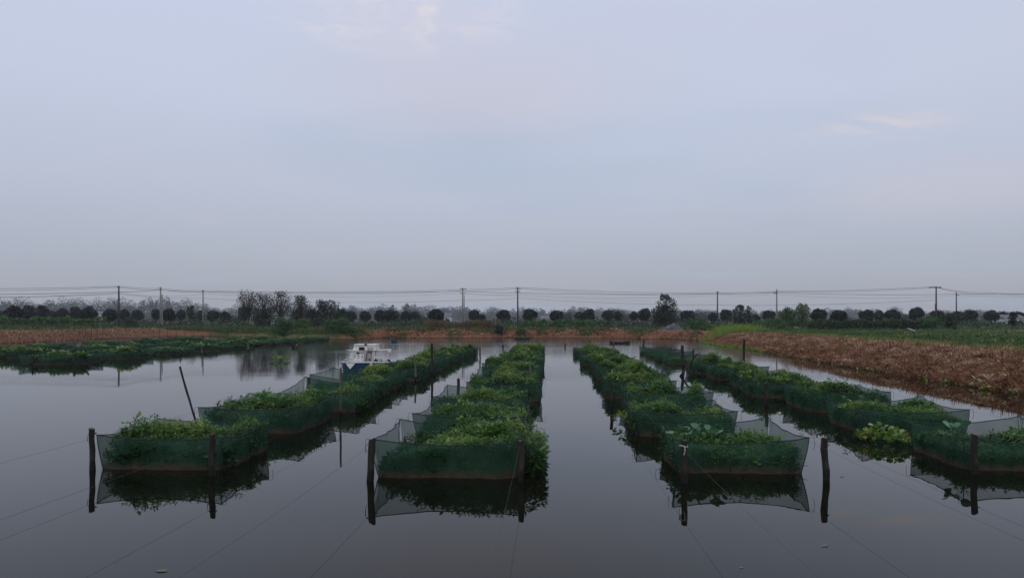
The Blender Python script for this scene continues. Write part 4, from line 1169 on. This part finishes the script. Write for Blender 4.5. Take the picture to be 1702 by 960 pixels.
CUSTOM = {   # (row, index): heights, dips, number of sprigs, overhang, tall corners of the net (0 front-left 1 front-right 2 back-right 3 back-left)
    (0, 0): dict(h=.62, amp=.12, dips=[(-.9, -1.1, .5, .25), (1.0, -1.1, .6, .12)], n=2300, over=(.02, 0, .02, .1), hc={0: .58, 1: .56, 2: .60, 3: .58}, sprout=.06),
    (0, 1): dict(h=.66, amp=.10, dips=[], n=2100, over=(.05, 0, 0, .1), hc={0: .58, 1: .60, 2: .62, 3: .62}, sprout=.05),
    (0, 2): dict(h=.55, amp=.10, dips=[(-.9, .7, .8, .35)], n=2000, over=(0, 0, .1, .1), hc={0: .52, 1: .58, 2: .62, 3: .80}, sprout=.05),
    (0, 3): dict(h=.60, amp=.10, dips=[(-.9, .6, .7, .45)], n=1800, over=(0, 0, .1, .1), hc={0: .78, 3: .86, 1: .55, 2: .6}, sprout=.04),
    (1, 0): dict(h=.66, amp=.08, dips=[(-1.0, .3, .85, .50), (-1.1, -1.0, .7, .22), (-.2, 1.2, .4, .1)], n=3000, over=(0, 0, .45, .1), hc={0: .62, 1: .58, 2: .62, 3: .66}, sprout=.03),
    (1, 1): dict(h=.62, amp=.08, dips=[(-.9, -1.0, .7, .22), (0, -1.2, .5, .12)], n=2200, over=(0, 0, .12, .1), hc={0: .60, 3: .66}, sprout=.03),
    (1, 2): dict(h=.60, amp=.08, dips=[(-.9, .8, .6, .25)], n=2000, over=(0, 0, .08, .1), hc={0: .60, 3: .68, 1: .62}, sprout=.03),
    (2, 0): dict(h=.50, amp=.09, dips=[(0.1, .5, .5, .14), (1.0, .9, .6, .22), (.95, -.9, .5, .1)], n=2300, over=(0, 0, 0, 0), hc={0: .56, 1: .60, 2: .66, 3: .54}, sprout=.05),
    (2, 1): dict(h=.57, amp=.10, dips=[(.2, -1.1, .6, .15)], n=2200, over=(.05, 0, .03, .1), hc={1: .56, 2: .58}, sprout=.06),
    (3, 0): dict(h=.47, amp=.07, dips=[(0, .9, .8, .15)], n=2300, over=(0, 0, 0, 0), hc={0: .54, 1: .56, 2: .64, 3: .52}, sprout=.03),
    (3, 1): dict(h=.55, amp=.10, dips=[(-.8, -.8, .7, .18)], n=2200, over=(0, 0, .05, .1), hc={2: .64, 3: .52}, sprout=.04),
}
for ri, R in enumerate(ROWS):
    pitch = 3.85
    for ci in range(NC[ri] + (3 if ri == 3 else 0)):
        rnd = random.Random(ri * 100 + ci)
        if ci < 4:
            fr, l = SPOTS[ri][ci]
        else:
            fr, l = SPOTS[ri][3][0] + (ci - 3) * 3.75 + rnd.uniform(-.25, .25), 2.0 + rnd.uniform(-.2, .2)
        dc = fr + l / 2
        u = R['u'] + rnd.uniform(-.2, .2) * (ci > 0)
        w = R['w'] + rnd.uniform(-.08, .08)
        sparse = (ri == 3 and ci >= 8)
        if ri == 3 and ci == 7: continue
        if ri == 3 and ci > 7: dc += .5
        pos = 'nearest' if ci == 0 else ORD[ci] + ' from the front'
        cu = CUSTOM.get((ri, ci))
        near = ci < 7
        cage(u, dc, w, l, .58, 'green net cage, %s in %s' % (pos, R['say']), R['grp'], 500 + ri * 40 + ci, near, tall=(cu or {}).get('hc'))
        if cu:
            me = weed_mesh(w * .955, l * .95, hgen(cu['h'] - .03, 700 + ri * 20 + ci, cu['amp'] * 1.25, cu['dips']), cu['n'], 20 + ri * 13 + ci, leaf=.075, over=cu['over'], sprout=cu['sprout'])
            sc = (1, 1, 1)
        elif near:
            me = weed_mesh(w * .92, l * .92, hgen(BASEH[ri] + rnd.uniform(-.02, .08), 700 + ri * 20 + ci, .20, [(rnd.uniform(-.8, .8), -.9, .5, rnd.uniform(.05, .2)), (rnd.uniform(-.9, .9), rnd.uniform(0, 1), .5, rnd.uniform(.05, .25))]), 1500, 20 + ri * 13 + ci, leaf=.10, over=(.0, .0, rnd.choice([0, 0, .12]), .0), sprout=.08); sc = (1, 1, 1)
        else:
            me = LOWVAR[(ci * 3 + ri) % 7]; sc = (w * .93 / 2.1 * rnd.choice([-1, 1]), l * .93 / 2.8 * rnd.choice([-1, 1]), rnd.uniform(.9, 1.15) * (.45 if sparse else 1))
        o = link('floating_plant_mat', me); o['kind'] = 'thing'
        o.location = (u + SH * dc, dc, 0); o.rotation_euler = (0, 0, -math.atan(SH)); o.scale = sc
        tag(o, 'green weeds in the %s cage of %s' % ('nearest' if ci == 0 else ORD[ci], R['say']), 'floating weeds', 'weeds growing in the cages')
# rows further off to the left
for li, (u, d0, nc, pitch, say) in enumerate([(-28.9, 43.0, 9, 6.1, 'the nearest of the far-left rows'), (-36.0, 50.0, 7, 7.2, 'the middle far-left row'), (-44.0, 56.0, 5, 8.5, 'the outermost far-left row')]):
    for ci in range(nc):
        rnd = random.Random(3000 + li * 50 + ci)
        dc = d0 + 1.7 + ci * pitch + rnd.uniform(-.3, .3); uu = u + rnd.uniform(-.25, .25)
        pos = 'nearest' if ci == 0 else ORD[ci] + ' from the front'
        cage(uu, dc, 2.95, 3.3, .55, 'distant green net cage, %s in %s' % (pos, say), 'far-left rows of cages', 3100 + li * 50 + ci, False)
        o = link('floating_plant_mat', FARVAR[(ci + li * 2) % 6]); o['kind'] = 'thing'; o.location = (uu + SH * dc, dc, 0); o.rotation_euler = (0, 0, rnd.choice([0, math.pi]) - math.atan(SH))
        o.scale = (1.30, 1.12, rnd.uniform(.65, .95))
        tag(o, 'distant green weeds in the %s cage of %s' % ('nearest' if ci == 0 else ORD[ci], say), 'floating weeds', 'weeds in the far-left cages')

# ------------------------------------------------------------------ posts and stakes
def post(base, top, r, label, mat='post', name='wooden_post', knot=False, seed=0, cut=True, group='stakes in the pond', kink=0.0):
    """base, top: points of the place (base at the waterline)"""
    rnd = random.Random(seed)
    base = Vector(base); top = Vector(top)
    ax = top - base
    t = empty(name, base)
    pts = []; rr = []
    n = 9
    for i in range(n + 1):
        f = i / n * 1.0
        ext = -.9 + f * (ax.length + .9)
        p = ax.normalized() * ext
        p += Vector((rnd.uniform(-1, 1) * r * .16 + kink * math.sin(f * 3.14) + r * .35 * math.sin(f * 4.3 + seed), rnd.uniform(-1, 1) * r * .16, 0))
        pts.append(p); rr.append(r * (1.10 - .20 * f) * rnd.uniform(.90, 1.09))
    V, Q = tube_np(pts, rr, 9)
    V = [v + Vector((rnd.uniform(-1, 1), rnd.uniform(-1, 1), 0)) * r * .07 + (Vector((0, 0, .35 * r * math.sin(j * .7 + seed))) if j >= len(V) - 9 else Vector()) for j, v in enumerate(V)]
    mb = MB().add(V, Q); k = len(pts) - 1
    mb.Fc.append(tuple(reversed(range(9)))); mb.Fc.append(tuple(range(k * 9, k * 9 + 9)))
    mb.build('shaft', M[mat], t, smooth=False)
    if cut and r > .03:
        MB().tube([pts[-1], pts[-1] + Vector((rnd.uniform(-.004, .004), 0, .008))], [rr[-1] * .9, rr[-1] * .8], 9).build('cut_end', M['post_top'], t)
    if r > .048 and base.y < 13:
        q = ax.normalized() * (ax.length * rnd.uniform(.80, .9))
        ring = [q + Vector((math.cos(a) * r * 1.12, math.sin(a) * r * 1.12, .008 * math.sin(a + seed))) for a in [j * 6.2832 / 10 for j in range(11)]]
        MB().add(*tube_np(ring, .006, 5)).build('cord_wrap', M['rope'], t)
        e = q + Vector((-r * 1.1, -r * .6, 0))
        MB().tube([e, e + Vector((-.02, -.01, -.05)), e + Vector((-.012, -.012, -.13))], .004, 4).build('cord_end', M['rope'], t)
    if knot:
        q = ax.normalized() * (ax.length - .07)
        ring = [q + Vector((math.cos(a) * r * 1.12, math.sin(a) * r * 1.12, .012 * math.sin(a * 2))) for a in [j * 6.2832 / 10 for j in range(11)]]
        MB().add(*tube_np(ring, .010, 5)).build('rope_wrap', M['pale_rope'], t)
        MB().tube([q + Vector((0, -r * 1.15, 0)), q + Vector((.01, -r * 1.3, -.06)), q + Vector((-.01, -r * 1.2, -.13))], .009, 5).build('rope_end', M['pale_rope'], t)
    return tag(t, label, 'post', group)
def post_px(px, top, d, r, label, px2=None, seed=0, **kw):
    return post(at(px2 if px2 is not None else px, d, 0), at(px, d, zat(top, d)), r, label, seed=seed, **kw)
post_px(154.5, 712, 12.6, .049, 'dark square-cut post standing alone at the far left of the near water', seed=1)
post_px(354, 721, 12.15, .052, 'dark post in front of the nearest cage of the left row', seed=2)
post_px(617, 729, 11.75, .056, 'dark post at the left front corner of the nearest middle cage', seed=3)
post_px(864, 733, 11.75, .054, 'dark post at the right front corner of the nearest middle cage', seed=4)
post_px(1136, 733, 11.65, .056, 'dark post with pale rope knotted round its top', seed=5, knot=True)
post_px(1371.5, 728, 11.85, .054, 'dark post standing clear right of the cage with the rope-knotted post', seed=6)
post_px(1621, 722, 12.3, .054, 'dark post in front of the nearest rightmost cage', seed=7)
post_px(299, 609, 17.0, .024, 'thin slanting pole rising behind the nearest left cage', px2=331, seed=8, cut=False)
post_px(566, 610, 19.6, .027, 'pale weathered stake beside the third left cage', px2=567, seed=9, mat='pale_post')
post_px(512, 627, 25.5, .055, 'short dark stake left of the sheer raised net', seed=10)
post_px(717.5, 571, 35, .058, 'tall dark stake between the left row and the middle row', seed=11)
post_px(690.5, 596, 31.4, .04, 'slim pale stake left of the tall dark stake', seed=12, mat='pale_post')
post_px(798, 577, 50, .05, 'thin dark stake in the channel beyond the tall dark stake', seed=13)
post_px(786, 572, 55, .05, 'thin stake at the far end of the left row', seed=14, mat='pale_post')
post_px(809, 597, 41, .09, 'stubby dark stake at the left edge of the middle row', seed=15)
post_px(837, 548, 72, .07, 'pale upright stick at the far end of the middle row', seed=16, mat='pale_post', px2=836)
post_px(761, 629, 22.5, .05, 'dark stake at the left side of the fourth middle cage', seed=17)
post_px(880, 603, 27, .035, 'pale leaning stake at the right side of the middle row', px2=885, seed=18, mat='pale_post')
post_px(1135, 574, 40, .085, 'tall thick dark stake between the two right rows', seed=19)
post_px(1159, 588, 34, .045, 'dark pole leaning against the tall thick stake', px2=1131, seed=20)
post_px(1152.5, 580, 39, .05, 'slim dark stake right of the tall thick stake', seed=21)
post_px(1236, 563, 44, .08, 'tall dark stake on the far side of the rightmost row', px2=1237, seed=22)
post_px(1273, 637, 22.4, .06, 'dark stake at the left side of the fourth rightmost cage', seed=23)
post_px(1016, 637, 22.0, .055, 'dark stake beside the third cage right of the lane', seed=24)
post_px(1238.0, 607, 30.5, .05, 'short dark stake half hidden in the rightmost row', seed=25)
post_px(1020, 558, 74, .06, 'pale stick near the low wooden punt', seed=26, mat='pale_post')
post_px(980, 566, 78, .08, 'dark stick left of the low wooden punt', seed=27)
post_px(1070, 564, 72, .09, 'dark stick right of the low wooden punt', seed=28)
post_px(939, 570, 70, .07, 'dark stub at the mouth of the open water lane', seed=29)
post_px(213, 592, 48, .06, 'bent dark stick in the water by the second far-left cage', px2=210, seed=30, kink=.12, cut=False)
post_px(360, 584, 56, .07, 'dark stake in open water right of the far-left cages', seed=31)
post_px(336, 573, 54, .035, 'slim pale stick beside the far-left cages', seed=32, mat='pale_post')
post_px(124, 587, 43, .07, 'dark stake at the right corner of the nearest far-left cage', seed=33)
post_px(54, 590, 42.7, .06, 'dark stake at the left corner of the nearest far-left cage', seed=34)
post_px(245, 582, 54, .06, 'dark stake by the third far-left cage', seed=35)
post_px(412, 570, 62, .06, 'thin stick at the far end of the far-left cages', seed=36, mat='pale_post')
post_px(300, 580, 54, .06, 'small dark stick in the gap right of the third far-left cage', seed=37)
post_px(549, 553, 95, .07, 'crooked pale stick standing by the left shore', px2=545, seed=38, mat='pale_post')
# drifting branch and its stump
t = empty('drift_branch', at(491, 68, 0))
MB().tube([(-.15, 0, -.1), (0, 0, .3), (.9, .3, .75), (1.1, .35, 1.1)], [.07, .06, .045, .02], 6).build('limb', M['bark'], t)
MB().tube([(-.1, 0, -.1), (-.25, 0, .25)], [.18, .12], 7).build('stump', M['post'], t)
MB().tube([(.1, 0, .02), (.15, 0, .45)], [.06, .05], 6).build('snag', M['pale_post'], t)
tag(t, 'drifting broken branch with a stump in the open water left of the boat', 'branch')

# ------------------------------------------------------------------ mooring ropes along the rows
for ri, R in enumerate(ROWS):
    for s, nm in ((-1, 'left'), (1, 'right')):
        u = R['u'] + s * R['w'] / 2
        z = .56
        P = []
        yy = list(np.linspace(1.4, FRONT[ri] - .2, 8)) + list(np.linspace(FRONT[ri], FRONT[ri] + 42, 24))
        for k, y in enumerate(yy):
            f = (y - 1.4) / (FRONT[ri] - 1.6)
            zz = z - (.10 * 4 * f * (1 - f) if f < 1 else .02) + (.15 * (1 - f) if f < 1 else 0)
            P.append((u + SH * y, y, zz))
        o = MB().tube(P, .0016, 5).build('mooring_rope', M['line'])
        tag(o, 'thin rope along the %s side of %s' % (nm, R['say']), 'rope', 'mooring ropes')

# ------------------------------------------------------------------ water hyacinth clumps with separate leaves
def leaf_shape(round_=.75, seed=0):
    """one broad cupped leaf on a stalk, length 1 along +x"""
    n = 6; V = []; Fc = []
    for i in range(n + 1):
        f = i / n
        w = round_ * .5 * math.sin(math.pi * min(1, f * .93 + .07)) ** .7 * (1 - .25 * f)
        z = .10 * math.sin(f * 2.6)
        V += [(f * .7 + .3, -w, z + .07), (f * .7 + .3, 0, z), (f * .7 + .3, w, z + .07)]
    for i in range(n):
        a = i * 3
        Fc += [(a, a + 1, a + 4, a + 3), (a + 1, a + 2, a + 5, a + 4)]
    k = len(V)
    V += [(0, -.025, -.15), (0, .025, -.15), (.31, .02, .0), (.31, -.02, .0)]
    Fc.append((k, k + 1, k + 2, k + 3))
    return V, Fc
def leaf_data(mat, tintv, round_):
    V, Fc = leaf_shape(round_)
    me = bpy.data.meshes.new('leaf'); me.from_pydata(V, [], Fc); me.materials.append(mat)
    a = me.attributes.new('tint', 'FLOAT', 'POINT'); a.data.foreach_set('value', np.full(len(V), tintv, dtype=np.float32))
    for p in me.polygons: p.use_smooth = True
    return me
HY_L = [leaf_data(M['hyacinth'], v, .75) for v in (.1, .3, .45, .6, .8, 1.0)]
HY_N = [leaf_data(M['hyacinth'], v, .38) for v in (.4, .7, .9)]
CAB = [leaf_data(M['cabbage'], v, .95) for v in (.2, .6, 1.0)]
def clump(name, center, rx, ry, n, size, sets, label, seed, hz=.25, cat='water plant'):
    rnd = random.Random(seed)
    t = empty(name, center)
    for k in range(n):
        a = rnd.uniform(0, 6.283); q = math.sqrt(rnd.random())
        o = link('leaf', rnd.choice(sets), t)
        o.location = (math.cos(a) * q * rx, math.sin(a) * q * ry, .06 + hz * (1 - q * q) * rnd.uniform(.4, 1))
        s = size * rnd.uniform(.7, 1.25)
        o.scale = (s, s, s)
        o.rotation_euler = (rnd.uniform(-.5, .5), -rnd.uniform(-.1, 1.0), a + rnd.uniform(-1.0, 1.0))
    return tag(t, label, cat)
clump('water_hyacinth', at(1466, 15.55, 0), .50, .42, 190, .125, HY_L + HY_N, 'bright yellow-green water hyacinth floating between the two nearest rightmost cages', 1, .28)
clump('water_hyacinth', at(1490, 14.9, 0), .22, .2, 60, .12, HY_L, 'small green hyacinth tuft against the nearest rightmost cage', 2, .2)
clump('water_hyacinth', at(1034, 18.1, 0), .17, .2, 45, .13, HY_L[2:] + HY_N, 'small yellow-green hyacinth beside the second cage right of the lane', 3, .26)
clump('water_hyacinth', at(466, 47, 0), .50, .4, 60, .22, HY_L[2:] + HY_N, 'yellow-green hyacinth patch drifting in open water left of the boat', 4, .2)
clump('broad_leaf_plant', at(1172, 13.2, .40), .30, .25, 15, .20, CAB, 'pale broad-leaved plant rising in the cage behind the rope-knotted post', 5, .16)
clump('broad_leaf_plant', at(1141, 13.3, .42), .22, .2, 9, .18, CAB, 'second pale broad-leaved plant just left of the larger one', 6, .12)
clump('broad_leaf_plant', at(1590, 13.4, .42), .16, .14, 8, .20, CAB, 'dark upright broad-leaved plant in the nearest rightmost cage', 7, .22)
clump('broad_leaf_plant', at(452, 17.6, .52), .42, .3, 18, .19, CAB, 'pale broad-leaved patch in the second left cage', 8, .12)
for i, (px, py, rx, n, lab) in enumerate([(1458, 617, .55, 22, 'yellow-green plant clump floating under the middle of the brown bank'), (1405, 609, .4, 14, 'small floating plant clump left of the larger one by the brown bank'),
                                      (1622, 643, .28, 12, 'small floating plant by the brown bank near the right edge'), (1645, 648, .26, 12, 'pale floating plant tuft second from the right edge'), (1690, 654, .3, 12, 'floating plant tuft at the right edge of the photo')]):
    d = dwater(py)
    clump('floating_plant', at(px, d, 0), rx, .14, n, .15, HY_L[3:], lab, 20 + i, .05)
# ------------------------------------------------------------------ floating leaves and scraps
for i, (px, py, L, rz, m, lab) in enumerate([(1369, 907, .16, .2, 'leaf_fallen', 'pale fallen leaf floating at the lower right'), (1398, 792, .13, .1, 'leaf_fallen', 'pale leaf floating right of the lone right post'),
                                        (265, 949, .20, .15, 'leaf_fallen', 'fallen leaf floating at the lower left'), (1231, 943, .08, -.1, 'leaf_fallen', 'tiny leaf floating at the bottom right of centre'),
                                        (605, 803, .06, 0, 'foam', 'tiny white scrap left of the nearest middle cage'), (926, 735, .05, 0, 'foam', 'tiny pale scrap in the open water lane')]):
    d = dwater(py)
    V, Fc = leaf_shape(.20)
    L *= .75
    Vb = [((x - .5) * L, y * L, z * L * .3 + .006) for x, y, z in V[:-4]]
    nb = len(Vb)
    Vall = Vb + [(x, y, z - .004) for x, y, z in Vb]
    F1 = [f for f in Fc[:-1]]
    Fall = F1 + [tuple(reversed([q + nb for q in f])) for f in F1]
    me = bpy.data.meshes.new('leaf'); me.from_pydata(Vall, [], Fall); me.materials.append(M[m])
    o = link('fallen_leaf' if m == 'leaf_fallen' else 'scrap', me); o.location = at(px, d, 0); o.rotation_euler = (0, 0, rz)
    tag(o, lab, 'leaf' if m == 'leaf_fallen' else 'scrap')
